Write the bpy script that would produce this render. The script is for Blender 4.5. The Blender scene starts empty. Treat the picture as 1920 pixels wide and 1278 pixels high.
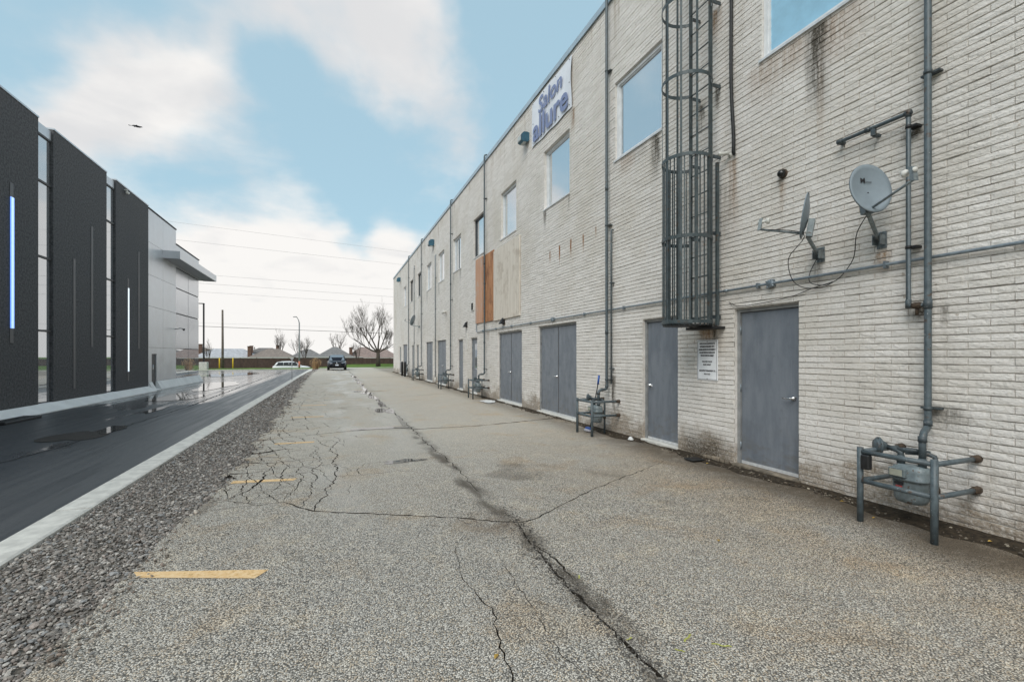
import bpy, bmesh, math, random
import numpy as np
from mathutils import Vector, Matrix
from mathutils.geometry import delaunay_2d_cdt

random.seed(7)
rng = np.random.default_rng(11)
scene = bpy.context.scene
col = scene.collection
PI = math.pi

# ------------------------------------------------------------------ camera
cam_d = bpy.data.cameras.new('camera')
cam = bpy.data.objects.new('camera', cam_d)
col.objects.link(cam)
cam.location = (0, 0, 1.55)
YAW = math.radians(20.784)
cam.rotation_euler = (PI / 2, 0, -YAW)
cam_d.sensor_width = 36
cam_d.lens = 36 * 880 / 1920
cam_d.shift_y = 27 / 1920
cam_d.clip_start = 0.05
cam_d.clip_end = 3000
scene.camera = cam

# ------------------------------------------------------------------ node helpers
def N(nt, typ, ins=None, **props):
    n = nt.nodes.new(typ)
    for k, v in props.items():
        setattr(n, k, v)
    for k, v in (ins or {}).items():
        s = n.inputs[k]
        if isinstance(v, bpy.types.NodeSocket):
            nt.links.new(v, s)
        else:
            s.default_value = v
    return n

def M(nt, op, a, b=None, c=None, clamp=False):
    ins = {0: a}
    if b is not None: ins[1] = b
    if c is not None: ins[2] = c
    return N(nt, 'ShaderNodeMath', ins, operation=op, use_clamp=clamp).outputs[0]

def VM(nt, op, a, b=None):
    ins = {0: a}
    if b is not None: ins[1] = b
    n = N(nt, 'ShaderNodeVectorMath', ins, operation=op)
    return n.outputs['Value'] if op in ('LENGTH', 'DISTANCE', 'DOT_PRODUCT') else n.outputs[0]

def MR(nt, v, a, b, c=0.0, d=1.0, smooth=True):
    return N(nt, 'ShaderNodeMapRange', {0: v, 1: a, 2: b, 3: c, 4: d},
             interpolation_type='SMOOTHSTEP' if smooth else 'LINEAR').outputs[0]

def MIX(nt, fac, a, b, blend='MIX'):
    n = N(nt, 'ShaderNodeMix', None, data_type='RGBA', blend_type=blend)
    for idx, v in ((0, fac), (6, a), (7, b)):
        if isinstance(v, bpy.types.NodeSocket): nt.links.new(v, n.inputs[idx])
        else: n.inputs[idx].default_value = v if idx == 0 else (tuple(v) + (1.0,))[:4]
    return n.outputs[2]

def NOISE(nt, vec, scale, detail=3.0, rough=0.5, dist=0.0, out=0):
    ins = {'Scale': scale, 'Detail': detail, 'Roughness': rough, 'Distortion': dist}
    if vec is not None: ins['Vector'] = vec
    return N(nt, 'ShaderNodeTexNoise', ins).outputs[out]

def STRETCH(nt, vec, s):
    return VM(nt, 'MULTIPLY', vec, s)

# ------------------------------------------------------------------ world
SUN_TO = Vector((-0.50, -0.45, 0.74)).normalized()
world = bpy.data.worlds.new('World')
scene.world = world
world.use_nodes = True
nt = world.node_tree
nt.nodes.clear()
g = N(nt, 'ShaderNodeTexCoord').outputs['Generated']
gn = VM(nt, 'NORMALIZE', g)
sep = N(nt, 'ShaderNodeSeparateXYZ', {0: gn})
gz = sep.outputs[2]
sky = N(nt, 'ShaderNodeTexSky', None, sky_type='NISHITA')
sky.sun_disc = False
sky.sun_elevation = math.asin(SUN_TO.z)
sky.sun_rotation = math.atan2(SUN_TO.x, SUN_TO.y)
sky.air_density = 1.0
sky.dust_density = 0.6
sky.ozone_density = 1.0
den = M(nt, 'ADD', M(nt, 'MAXIMUM', gz, 0.0), 0.22)
px_ = M(nt, 'DIVIDE', sep.outputs[0], den)
py_ = M(nt, 'DIVIDE', sep.outputs[1], den)
pv = N(nt, 'ShaderNodeCombineXYZ', {0: px_, 1: py_, 2: 0.0}).outputs[0]
pv = VM(nt, 'ADD', pv, (3.7, 1.3, 0.0))
n1 = NOISE(nt, pv, 1.5, 9, 0.52, 0.25)
n2 = NOISE(nt, pv, 3.2, 8, 0.5, 0.3)
cov = n1
warp = VM(nt, 'SCALE', VM(nt, 'SUBTRACT', NOISE(nt, gn, 3.0, 5, 0.55, 0.0, 1), (0.5, 0.5, 0.5)), None)
warp.node.inputs[3].default_value = 0.30
wd = VM(nt, 'ADD', gn, warp)
# broad cloud banks (+) and clear patches (-): direction, radius, weight
BANKS = [((-0.139, 0.848, 0.512), 0.24, 0.24), ((0.063, 0.832, 0.551), 0.20, 0.24), ((0.185, 0.835, 0.51), 0.15, 0.24),
         ((-0.312, 0.856, 0.412), 0.20, 0.20), ((-0.19, 0.904, 0.386), 0.12, 0.18), ((-0.351, 0.877, 0.329), 0.16, 0.20),
         ((-0.10, 0.955, 0.29), 0.10, 0.14), ((-0.157, 0.965, 0.225), 0.14, 0.22), ((0.10, 0.972, 0.235), 0.09, 0.16),
         ((0.022, 0.931, 0.365), 0.19, -0.30), ((-0.20, 0.93, 0.305), 0.13, -0.30), ((0.343, 0.792, 0.505), 0.2, -0.20),
         ((-0.42, 0.80, 0.43), 0.12, -0.26), ((-0.30, 0.80, 0.515), 0.19, -0.36), ((-0.085, 0.878, 0.465), 0.08, -0.22), ((0.02, 0.965, 0.262), 0.05, -0.14),
         ((0.27, 0.73, 0.63), 0.16, -0.20)]
for d, r, w in BANKS:
    dist = VM(nt, 'DISTANCE', wd, tuple(Vector(d).normalized()))
    cov = M(nt, 'ADD', cov, MR(nt, dist, 0.0, r * 1.35, w, 0.0))
cov = M(nt, 'ADD', cov, MR(nt, gz, 0.10, 0.30, 0.45, 0.0))
n3 = NOISE(nt, pv, 6.5, 6, 0.6, 0.2)
cov = M(nt, 'ADD', cov, M(nt, 'MULTIPLY', M(nt, 'SUBTRACT', n3, 0.5), 0.16))
mask = MR(nt, cov, 0.40, 0.76)
cl_dark = (5.05, 5.08, 5.15)
cl_lite = (6.45, 6.32, 6.15)
ccol = MIX(nt, MR(nt, M(nt, 'ADD', n2, MR(nt, gz, 0.05, 0.45, 0.32, -0.05)), 0.36, 0.70), cl_dark, cl_lite)
blue = MIX(nt, 0.75, VM(nt, 'MULTIPLY', sky.outputs[0], (1.0, 1.1, 0.95)), (3.2, 4.68, 5.5))
skyc = MIX(nt, mask, blue, ccol)
skyc = MIX(nt, MR(nt, gz, -0.02, 0.0), (2.2, 2.2, 2.1), skyc)
bg = N(nt, 'ShaderNodeBackground', {'Color': skyc, 'Strength': 0.10})
nt.links.new(bg.outputs[0], N(nt, 'ShaderNodeOutputWorld').inputs[0])

# ------------------------------------------------------------------ sun (veiled by cloud) and exposure
sl = bpy.data.lights.new('sun', 'SUN')
sl.energy = 1.5
sl.angle = math.radians(38)
sl.color = (1.0, 0.96, 0.90)
so = bpy.data.objects.new('sun', sl)
so.rotation_euler = SUN_TO.to_track_quat('Z', 'Y').to_euler()
so.location = (-20, -20, 40)
col.objects.link(so)
vs = scene.view_settings
vs.view_transform = 'Standard'
vs.look = 'None'
vs.exposure = 0.57
vs.gamma = 1.0
vs.use_curve_mapping = False
scene.cycles.use_denoising = True
scene.cycles.max_bounces = 4
scene.cycles.diffuse_bounces = 3
scene.cycles.glossy_bounces = 3

# ------------------------------------------------------------------ materials
def mat(name):
    m = bpy.data.materials.new(name)
    m.use_nodes = True
    nt = m.node_tree
    nt.nodes.clear()
    b = N(nt, 'ShaderNodeBsdfPrincipled')
    nt.links.new(b.outputs[0], N(nt, 'ShaderNodeOutputMaterial').inputs[0])
    return m, nt, b

def setin(nt, b, **kw):
    names = dict(color='Base Color', rough='Roughness', metal='Metallic', normal='Normal', alpha='Alpha',
                 spec='Specular IOR Level', ior='IOR', trans='Transmission Weight', coat='Coat Weight',
                 ecol='Emission Color', estr='Emission Strength')
    for k, v in kw.items():
        s = b.inputs[names[k]]
        if isinstance(v, bpy.types.NodeSocket): nt.links.new(v, s)
        else: s.default_value = (tuple(v) + (1.0,))[:4] if k in ('color', 'ecol') else v

def POS(nt):
    return N(nt, 'ShaderNodeNewGeometry').outputs['Position']

def BUMP(nt, h, strength=0.4, dist=0.01):
    return N(nt, 'ShaderNodeBump', {'Height': h, 'Strength': strength, 'Distance': dist}).outputs[0]

def simple(name, c, rough=0.6, metal=0.0, var=0.15, vscale=6.0, c2=None, bump=0.15, bscale=60.0, spec=0.5, stretch=(1, 1, 1), rust=0.0):
    m, nt, b = mat(name)
    p = STRETCH(nt, POS(nt), stretch)
    f = NOISE(nt, p, vscale, 5, 0.6)
    lo = tuple(x * (1 - var) for x in c)
    hi = c2 if c2 else tuple(min(1, x * (1 + var)) for x in c)
    cc = MIX(nt, MR(nt, f, 0.3, 0.7), lo, hi)
    if rust:
        cc = MIX(nt, MR(nt, NOISE(nt, p, 16, 4, 0.65), 0.60, 0.66, 0, rust), cc, (0.085, 0.048, 0.026))
        cc = MIX(nt, MR(nt, NOISE(nt, p, 55, 2, 0.6), 0.68, 0.72, 0, rust), cc, (0.33, 0.35, 0.35))
    setin(nt, b, color=cc, rough=MR(nt, f, 0.3, 0.7, rough * 0.9, min(1, rough * 1.12)), metal=metal, spec=spec)
    if bump: setin(nt, b, normal=BUMP(nt, NOISE(nt, p, bscale, 3), bump, 0.005))
    return m

def srgb(r, g, b):
    f = lambda v: (v / 255 / 12.92) if v / 255 <= 0.04045 else ((v / 255 + 0.055) / 1.055) ** 2.4
    return (f(r), f(g), f(b))

# painted brick with rain streaks, rust and splash dirt
STAINS = [  # y, z_top, half width, length, strength, kind (0 grime, 1 rust brown)
    (3.82, 5.36, 0.16, 1.25, 0.95, 0), (3.78, 5.36, 0.05, 1.9, 0.5, 1), (4.50, 5.38, 0.30, 0.75, 0.40, 1), (4.20, 5.38, 0.35, 0.55, 0.45, 1), (3.6, 5.36, 0.35, 0.7, 0.5, 1), (7.6, 5.38, 0.3, 0.5, 0.4, 1),
    (6.75, 5.38, 0.14, 0.95, 0.80, 0), (7.2, 5.38, 0.3, 0.4, 0.25, 0),
    (5.32, 5.48, 0.06, 0.50, 0.9, 0), (5.66, 5.36, 0.07, 0.55, 0.8, 0), (5.36, 6.6, 0.12, 0.6, 0.8, 1), (5.5, 2.04, 0.24, 0.75, 0.75, 1), (5.36, 2.04, 0.07, 1.1, 0.8, 0),
    (5.03, 4.30, 0.10, 1.3, 0.55, 1), (5.2, 4.0, 0.2, 1.6, 0.25, 0),
    (3.14, 2.62, 0.10, 0.32, 0.65, 1), (3.80, 2.62, 0.08, 0.42, 0.45, 0), (4.28, 3.76, 0.07, 0.50, 0.45, 1),
    (2.86, 3.72, 0.10, 0.14, 0.9, 0), (2.80, 2.02, 0.13, 0.20, 0.85, 0), (2.62, 1.08, 0.20, 0.30, 0.55, 0), (2.62, 2.02, 0.05, 0.3, 0.5, 0),
    (9.72, 7.32, 0.10, 0.75, 0.75, 1), (11.32, 5.36, 0.10, 0.60, 0.70, 0), (9.95, 5.36, 0.08, 0.5, 0.4, 0),
    (10.99, 4.24, 0.04, 0.40, 1.2, 1), (10.44, 4.27, 0.044, 0.55, 1.5, 1), (9.85, 4.29, 0.042, 0.5, 1.4, 1), (9.26, 4.26, 0.038, 0.5, 1.0, 1), (8.72, 4.3, 0.035, 0.3, 0.7, 1),
    (8.05, 1.15, 0.07, 1.15, 0.85, 0), (16.2, 2.40, 0.18, 0.45, 0.35, 1), (20.2, 5.36, 0.15, 0.7, 0.45, 0), (21.4, 5.36, 0.10, 0.9, 0.5, 0), (24.7, 5.36, 0.12, 0.9, 0.5, 0), (28.1, 5.36, 0.15, 1.0, 0.5, 0), (33.1, 7.9, 0.1, 3.0, 0.35, 0)]
def brick_material():
    m, nt, b = mat('painted_brick')
    p = POS(nt)
    s = N(nt, 'ShaderNodeSeparateXYZ', {0: p})
    y, z = s.outputs[1], s.outputs[2]
    cz = M(nt, 'FLOOR', M(nt, 'DIVIDE', z, 0.0667))
    cy = M(nt, 'FLOOR', M(nt, 'DIVIDE', M(nt, 'ADD', y, M(nt, 'MULTIPLY', M(nt, 'MODULO', cz, 2.0), 0.1525)), 0.305))
    wn = N(nt, 'ShaderNodeTexWhiteNoise', {'Vector': N(nt, 'ShaderNodeCombineXYZ', {0: cy, 1: cz, 2: 0.0}).outputs[0]}, noise_dimensions='2D').outputs[0]
    c = MIX(nt, wn, (0.735, 0.695, 0.65), (0.84, 0.80, 0.76))
    big = NOISE(nt, p, 0.7, 4, 0.6)
    c = MIX(nt, MR(nt, big, 0.42, 0.75, 0, 0.55), c, (0.62, 0.565, 0.485))
    fine = NOISE(nt, STRETCH(nt, p, (1, 1, 1.6)), 28, 3, 0.65)
    c = MIX(nt, MR(nt, fine, 0.50, 0.72, 0, 0.42), c, (0.47, 0.43, 0.37))
    # small chips where the paint is gone
    chip = NOISE(nt, p, 11, 3, 0.5)
    c = MIX(nt, MR(nt, chip, 0.72, 0.76, 0, 0.6), c, (0.36, 0.28, 0.21))
    # runs of dirt
    wob = NOISE(nt, STRETCH(nt, p, (1, 2.2, 0.8)), 3.0, 3)
    yw = M(nt, 'ADD', y, M(nt, 'MULTIPLY', M(nt, 'SUBTRACT', wob, 0.5), 0.22))
    brk = NOISE(nt, STRETCH(nt, p, (1, 22, 2.2)), 1.0, 5, 0.65)
    brk2 = NOISE(nt, p, 42, 3, 0.7)
    tot = [None, None, None]
    for sy, zt, hw, ln, st, k in STAINS:
        a = MR(nt, M(nt, 'ABSOLUTE', M(nt, 'SUBTRACT', yw if hw > 0.06 else y, sy)), hw * 0.15, hw * 1.25, st, 0.0)
        d = M(nt, 'SUBTRACT', zt, z)
        t = M(nt, 'MULTIPLY', MR(nt, d, -0.02, 0.03, 0, 1, False), MR(nt, d, ln * 0.15, ln, 1, 0))
        v = M(nt, 'MULTIPLY', a, t)
        if k == 1 and hw < 0.045: k = 2
        tot[k] = v if tot[k] is None else M(nt, 'MAXIMUM', tot[k], v)
    def rough_mask(v):
        return M(nt, 'MULTIPLY', v, M(nt, 'MULTIPLY', MR(nt, brk, 0.30, 0.58, 0.45, 1.35), MR(nt, brk2, 0.32, 0.60, 0.55, 1.1)), clamp=True)
    c = MIX(nt, M(nt, 'MULTIPLY', rough_mask(tot[1]), 0.95), c, (0.30, 0.18, 0.095))
    c = MIX(nt, M(nt, 'MULTIPLY', rough_mask(tot[0]), 1.0), c, (0.085, 0.072, 0.055))
    c = MIX(nt, M(nt, 'MULTIPLY', tot[2], MR(nt, brk2, 0.3, 0.55, 0.5, 1.0), clamp=True), c, (0.30, 0.12, 0.03))
    # faint vertical rain wash everywhere
    wash = NOISE(nt, STRETCH(nt, p, (1, 5.5, 0.22)), 1.0, 5, 0.6)
    c = MIX(nt, MR(nt, wash, 0.55, 0.8, 0, 0.30), c, (0.40, 0.35, 0.28))
    drip = M(nt, 'MULTIPLY', MR(nt, z, 7.3, 8.6), MR(nt, NOISE(nt, STRETCH(nt, p, (1, 3.2, 0.25)), 1.0, 4, 0.6), 0.54, 0.70))
    c = MIX(nt, M(nt, 'MULTIPLY', drip, 0.5), c, (0.33, 0.24, 0.15))
    # splash zone at the foot of the wall
    splash = NOISE(nt, STRETCH(nt, p, (1, 1.0, 1.6)), 2.2, 5, 0.65)
    lim = MR(nt, splash, 0.30, 0.75, 0.02, 0.75, False)
    base = MR(nt, M(nt, 'SUBTRACT', lim, z), -0.16, 0.26)
    c = MIX(nt, M(nt, 'MULTIPLY', base, MR(nt, brk2, 0.25, 0.6, 0.25, 0.78)), c, (0.22, 0.155, 0.09))
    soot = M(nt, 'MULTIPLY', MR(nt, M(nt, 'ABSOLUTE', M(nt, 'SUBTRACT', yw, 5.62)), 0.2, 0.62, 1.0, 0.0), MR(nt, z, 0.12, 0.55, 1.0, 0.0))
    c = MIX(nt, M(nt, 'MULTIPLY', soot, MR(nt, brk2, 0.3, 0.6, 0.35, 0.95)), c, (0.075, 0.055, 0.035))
    h = M(nt, 'ADD', NOISE(nt, STRETCH(nt, p, (1, 1, 1.5)), 36, 4, 0.66), M(nt, 'MULTIPLY', NOISE(nt, p, 9, 2), 0.8))
    setin(nt, b, color=c, rough=0.72, spec=0.35, normal=BUMP(nt, h, 0.9, 0.014))
    return m
MAT_BRICK = brick_material()
MAT_MORTAR = simple('dirty_mortar', (0.42, 0.38, 0.33), 0.95, var=0.55, vscale=5, bump=0.5, c2=(0.70, 0.66, 0.60))

def asphalt_material():
    m, nt, b = mat('old_asphalt')
    p = POS(nt)
    s = N(nt, 'ShaderNodeSeparateXYZ', {0: p})
    x, y = s.outputs[0], s.outputs[1]
    vor = N(nt, 'ShaderNodeTexVoronoi', {'Vector': p, 'Scale': 112.0, 'Randomness': 1.0}, feature='F1')
    cell = N(nt, 'ShaderNodeSeparateColor', {0: vor.outputs['Color']})
    rnd, rnd2 = cell.outputs[0], cell.outputs[1]
    gap = MR(nt, vor.outputs['Distance'], 0.40, 0.68)
    patch = NOISE(nt, p, 0.9, 5, 0.6)
    patch2 = NOISE(nt, p, 3.1, 5, 0.65)
    stone = MIX(nt, rnd, (0.31, 0.285, 0.25), (0.84, 0.785, 0.70))
    stone = MIX(nt, M(nt, 'MULTIPLY', M(nt, 'GREATER_THAN', rnd2, 0.80), 0.7), stone, (0.50, 0.39, 0.27))
    bind = MIX(nt, patch2, (0.055, 0.052, 0.048), (0.15, 0.138, 0.12))
    c = MIX(nt, gap, stone, bind)
    c = MIX(nt, MR(nt, rnd2, 0.0, 0.24, 0.75, 0.0), c, bind)
    # brown wash toward the wall, pale silt elsewhere
    warm = M(nt, 'MULTIPLY', MR(nt, x, 1.2, 5.2), MR(nt, patch, 0.30, 0.62))
    c = MIX(nt, M(nt, 'MULTIPLY', warm, 0.75), c, (1.0, 0.86, 0.70), 'MULTIPLY')
    silt = MR(nt, patch2, 0.50, 0.70)
    c = MIX(nt, M(nt, 'MULTIPLY', silt, 0.75), c, (1.22, 1.18, 1.10), 'MULTIPLY')
    dark = MR(nt, NOISE(nt, p, 1.7, 4, 0.65, 0.4), 0.56, 0.74)
    c = MIX(nt, M(nt, 'MULTIPLY', dark, 0.6), c, (0.66, 0.64, 0.61), 'MULTIPLY')
    # further back the chip-seal colour blends towards pale grey beige
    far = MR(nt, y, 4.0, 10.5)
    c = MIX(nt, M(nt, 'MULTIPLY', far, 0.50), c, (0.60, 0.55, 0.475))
    tan = MR(nt, NOISE(nt, p, 1.25, 5, 0.6, 0.6), 0.52, 0.70)
    c = MIX(nt, M(nt, 'MULTIPLY', tan, 0.6), c, (1.0, 0.84, 0.66), 'MULTIPLY')
    oil = MR(nt, NOISE(nt, p, 0.55, 3, 0.55, 0.8), 0.62, 0.72)
    c = MIX(nt, M(nt, 'MULTIPLY', oil, 0.95), c, (0.62, 0.60, 0.58), 'MULTIPLY')
    # grime bled out of the long joint
    jw = M(nt, 'ADD', x, M(nt, 'MULTIPLY', M(nt, 'SUBTRACT', NOISE(nt, p, 2.3, 4), 0.5), 0.35))
    j = MR(nt, M(nt, 'ABSOLUTE', M(nt, 'SUBTRACT', jw, 1.53)), 0.02, 0.17, 1, 0)
    j = M(nt, 'MULTIPLY', j, MR(nt, NOISE(nt, STRETCH(nt, p, (2, 0.8, 1)), 2.2, 4), 0.36, 0.62, 0.15, 0.85))
    j = M(nt, 'MULTIPLY', j, MR(nt, y, 8.0, 13.0, 1.0, 0.15))
    c = MIX(nt, j, c, (0.062, 0.048, 0.034))
    rust = M(nt, 'MULTIPLY', MR(nt, VM(nt, 'DISTANCE', p, (1.35, 4.15, 0.0)), 0.08, 0.55, 1, 0), MR(nt, patch2, 0.35, 0.6))
    c = MIX(nt, M(nt, 'MULTIPLY', rust, 0.5), c, (0.12, 0.072, 0.036))
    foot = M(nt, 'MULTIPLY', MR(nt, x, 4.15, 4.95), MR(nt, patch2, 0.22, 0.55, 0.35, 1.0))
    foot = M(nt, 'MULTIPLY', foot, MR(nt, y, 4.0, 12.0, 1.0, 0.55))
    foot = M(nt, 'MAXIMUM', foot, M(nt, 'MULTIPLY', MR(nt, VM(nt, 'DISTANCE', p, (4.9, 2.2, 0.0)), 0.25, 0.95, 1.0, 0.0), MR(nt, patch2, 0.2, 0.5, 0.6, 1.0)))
    c = MIX(nt, M(nt, 'MULTIPLY', foot, 0.88), c, (0.075, 0.054, 0.034))  # contact shade along the wall foot painted in, together with damp dirt
    damp = MR(nt, NOISE(nt, STRETCH(nt, p, (1.2, 0.35, 1)), 0.8, 3), 0.40, 0.60)
    damp = M(nt, 'MULTIPLY', damp, MR(nt, M(nt, 'ABSOLUTE', M(nt, 'SUBTRACT', x, 0.7)), 0.4, 1.9, 1, 0))
    r = M(nt, 'SUBTRACT', 0.86, M(nt, 'MULTIPLY', damp, 0.56))
    h = M(nt, 'ADD', M(nt, 'MULTIPLY', M(nt, 'SUBTRACT', 1.0, vor.outputs['Distance']), 1.0), M(nt, 'MULTIPLY', rnd, 0.55))
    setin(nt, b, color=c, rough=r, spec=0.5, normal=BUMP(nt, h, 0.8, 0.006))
    return m
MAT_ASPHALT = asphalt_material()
MAT_CRACK = simple('crack_soil', (0.040, 0.034, 0.027), 0.95, var=0.5, vscale=40, bump=0.6, spec=0.2)

def road_material():
    m, nt, b = mat('wet_asphalt')
    p = POS(nt)
    s = N(nt, 'ShaderNodeSeparateXYZ', {0: p})
    x, y = s.outputs[0], s.outputs[1]
    sp = NOISE(nt, p, 130, 2, 0.6)
    big = NOISE(nt, STRETCH(nt, p, (1, 0.35, 1)), 0.9, 5, 0.6)
    c = MIX(nt, MR(nt, sp, 0.35, 0.7), (0.032, 0.033, 0.036), (0.092, 0.094, 0.099))
    lane = MR(nt, M(nt, 'ADD', x, M(nt, 'MULTIPLY', big, 0.7)), -4.4, -3.4)
    stre = NOISE(nt, STRETCH(nt, p, (7, 0.22, 1)), 1.0, 5, 0.65)
    c = MIX(nt, M(nt, 'MULTIPLY', lane, MR(nt, stre, 0.3, 0.7, 0.15, 0.9)), c, (0.098, 0.098, 0.100))
    c = MIX(nt, MR(nt, stre, 0.55, 0.75, 0, 0.5), c, (0.030, 0.030, 0.031))
    wet = M(nt, 'MULTIPLY', MR(nt, M(nt, 'ADD', big, MR(nt, y, 13, 27, -0.12, 0.34)), 0.44, 0.60), MR(nt, x, -4.35, -3.9, 1.0, 0.25))
    r = M(nt, 'ADD', MR(nt, wet, 0.0, 1.0, 0.42, 0.12), MR(nt, stre, 0.3, 0.7, -0.06, 0.14))
    bs = M(nt, 'SUBTRACT', 1.0, wet)
    bn = N(nt, 'ShaderNodeBump', {'Height': NOISE(nt, p, 110, 3), 'Strength': M(nt, 'MULTIPLY', bs, 0.35), 'Distance': 0.006}).outputs[0]
    setin(nt, b, color=c, rough=r, spec=0.5, normal=bn)
    return m
MAT_ROAD = road_material()

def water_material():
    m, nt, b = mat('standing_water')
    setin(nt, b, color=(0.05, 0.048, 0.045), rough=0.03, ior=1.5, spec=1.0)
    return m
MAT_WATER = water_material()

def paint_line_material():
    m, nt, b = mat('worn_yellow_paint')
    p = POS(nt)
    n = NOISE(nt, p, 26, 5, 0.7)
    n3 = NOISE(nt, p, 120, 2, 0.7)
    c = MIX(nt, MR(nt, n, 0.35, 0.65), (0.68, 0.43, 0.19), (0.78, 0.57, 0.33))
    y = N(nt, 'ShaderNodeSeparateXYZ', {0: p}).outputs[1]
    a = MR(nt, M(nt, 'ADD', M(nt, 'ADD', M(nt, 'MULTIPLY', n, 0.6), M(nt, 'MULTIPLY', n3, 0.5)), MR(nt, y, 4, 9, 0.085, 0.07)), 0.47, 0.56, 0.0, 0.97)
    setin(nt, b, color=c, rough=0.8, alpha=a)
    return m
MAT_LINE = paint_line_material()

def stone_material():
    m, nt, b = mat('crushed_gravel')
    at = N(nt, 'ShaderNodeAttribute', None, attribute_name='tint')
    n = NOISE(nt, POS(nt), 90, 3, 0.6)
    c = MIX(nt, MR(nt, n, 0.3, 0.7, 0, 0.45), at.outputs['Color'], (0.12, 0.10, 0.08))
    setin(nt, b, color=c, rough=0.82)
    return m
MAT_STONE = stone_material()
MAT_GRAVELBED = simple('gravel_fines', (0.12, 0.103, 0.085), 0.95, var=0.55, vscale=35, bump=0.9, bscale=45)
MAT_CONCRETE = simple('pale_concrete', (0.62, 0.60, 0.555), 0.85, var=0.15, vscale=7, bump=0.25, bscale=90)
MAT_BASECONC = simple('new_white_concrete', (0.80, 0.80, 0.79), 0.8, var=0.08, vscale=1.5, bump=0.12)
MAT_SILL = simple('dirty_concrete', (0.20, 0.165, 0.125), 0.9, var=0.45, vscale=9, bump=0.5)
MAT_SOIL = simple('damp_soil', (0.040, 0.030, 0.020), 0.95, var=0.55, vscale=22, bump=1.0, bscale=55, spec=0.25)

def door_paint():
    m, nt, b = mat('grey_door_paint')
    p = POS(nt)
    n = NOISE(nt, STRETCH(nt, p, (1, 3.0, 0.8)), 2.5, 5, 0.6)
    n2 = NOISE(nt, p, 7, 4, 0.6)
    c = MIX(nt, MR(nt, n, 0.3, 0.7), (0.150, 0.170, 0.200), (0.205, 0.225, 0.255))
    c = MIX(nt, MR(nt, n2, 0.58, 0.74, 0, 0.35), c, (0.115, 0.125, 0.14))
    zz = N(nt, 'ShaderNodeSeparateXYZ', {0: p}).outputs[2]
    c = MIX(nt, M(nt, 'MULTIPLY', MR(nt, zz, 0.05, 0.8, 1, 0), MR(nt, NOISE(nt, STRETCH(nt, p, (1, 1, 2)), 5, 5, 0.7), 0.42, 0.66, 0, 0.6)), c, (0.14, 0.13, 0.115))
    c = MIX(nt, MR(nt, NOISE(nt, STRETCH(nt, p, (1, 14, 0.6)), 1.6, 4, 0.6), 0.58, 0.72, 0, 0.35), c, (0.26, 0.275, 0.295))
    setin(nt, b, color=c, rough=MR(nt, n2, 0.3, 0.7, 0.36, 0.52), normal=BUMP(nt, NOISE(nt, p, 130, 3), 0.06, 0.003))
    return m
MAT_DOOR = door_paint()
MAT_FRAME = simple('door_frame_paint', (0.27, 0.275, 0.275), 0.6, var=0.2, vscale=8)
MAT_ALU = simple('brushed_aluminium', (0.66, 0.67, 0.68), 0.4, 0.25, var=0.12, vscale=14, bump=0.05)
MAT_CHROME = simple('satin_chrome', (0.70, 0.70, 0.70), 0.22, 1.0, var=0.08, bump=0)
MAT_WINFRAME = simple('white_window_frame', (0.72, 0.73, 0.74), 0.5, var=0.08, bump=0.05)
MAT_DARKFRAME = simple('dark_window_frame', (0.045, 0.047, 0.05), 0.5, var=0.1, bump=0)
MAT_PIPE = simple('blue_grey_pipe_paint', (0.080, 0.103, 0.115), 0.45, 0.0, var=0.22, vscale=18, bump=0.12, bscale=140, rust=0.75)
MAT_PIPE_DARK = simple('dark_pipe_paint', (0.055, 0.070, 0.078), 0.5, 0.0, var=0.3, vscale=20, bump=0.15, bscale=140, rust=0.75)
MAT_METER = simple('meter_grey_enamel', (0.165, 0.20, 0.212), 0.42, 0.0, var=0.22, vscale=16, bump=0.1, bscale=120, rust=0.75)
MAT_RUST = simple('rusty_iron', (0.075, 0.052, 0.036), 0.8, 0.3, var=0.5, vscale=45, bump=0.4, bscale=120)
MAT_CAGE = simple('cage_grey_paint', (0.062, 0.080, 0.086), 0.45, 0.1, var=0.25, vscale=12, bump=0.08, rust=0.75)
MAT_CONDUIT = simple('galvanised_conduit', (0.24, 0.28, 0.31), 0.42, 0.5, var=0.2, vscale=18, bump=0.06)
MAT_DISH = simple('dish_grey', (0.23, 0.275, 0.31), 0.5, 0.0, var=0.08, vscale=5, bump=0.04)
MAT_DISHARM = simple('galvanised_bracket', (0.22, 0.25, 0.26), 0.45, 0.6, var=0.25, vscale=25, bump=0.1, rust=0.75)
MAT_WHITEPL = simple('weathered_white_plastic', (0.62, 0.61, 0.57), 0.5, var=0.14, vscale=20, bump=0.05)
MAT_BLACK = simple('black_rubber', (0.012, 0.012, 0.013), 0.55, var=0.3, vscale=20, bump=0.1)
MAT_BLACKGLOSS = simple('black_dome', (0.012, 0.011, 0.010), 0.15, var=0.2, bump=0)
MAT_COPING = simple('grey_metal_coping', (0.42, 0.50, 0.56), 0.45, 0.4, var=0.1, vscale=3, bump=0.03)
MAT_ROOFBLK = simple('flat_roof_gravel', (0.20, 0.19, 0.18), 0.95, var=0.2, vscale=3)
MAT_BANNER = simple('vinyl_banner', (0.76, 0.78, 0.83), 0.45, var=0.06, vscale=1.6, bump=0.05, bscale=9)
MAT_LETTER = simple('banner_lettering', (0.20, 0.245, 0.42), 0.5, var=0.08, vscale=7, bump=0)
MAT_SIGNWHITE = simple('white_sign_plate', (0.84, 0.85, 0.87), 0.45, var=0.07, bump=0.03)
MAT_INK = simple('black_ink', (0.018, 0.018, 0.022), 0.6, var=0.2, bump=0)
MAT_TEAL = simple('blue_lamp_housing', (0.045, 0.13, 0.19), 0.4, 0.1, var=0.2, bump=0.05)
MAT_LENS = simple('frosted_lens', (0.42, 0.45, 0.44), 0.25, var=0.15, bump=0.1)
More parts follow.
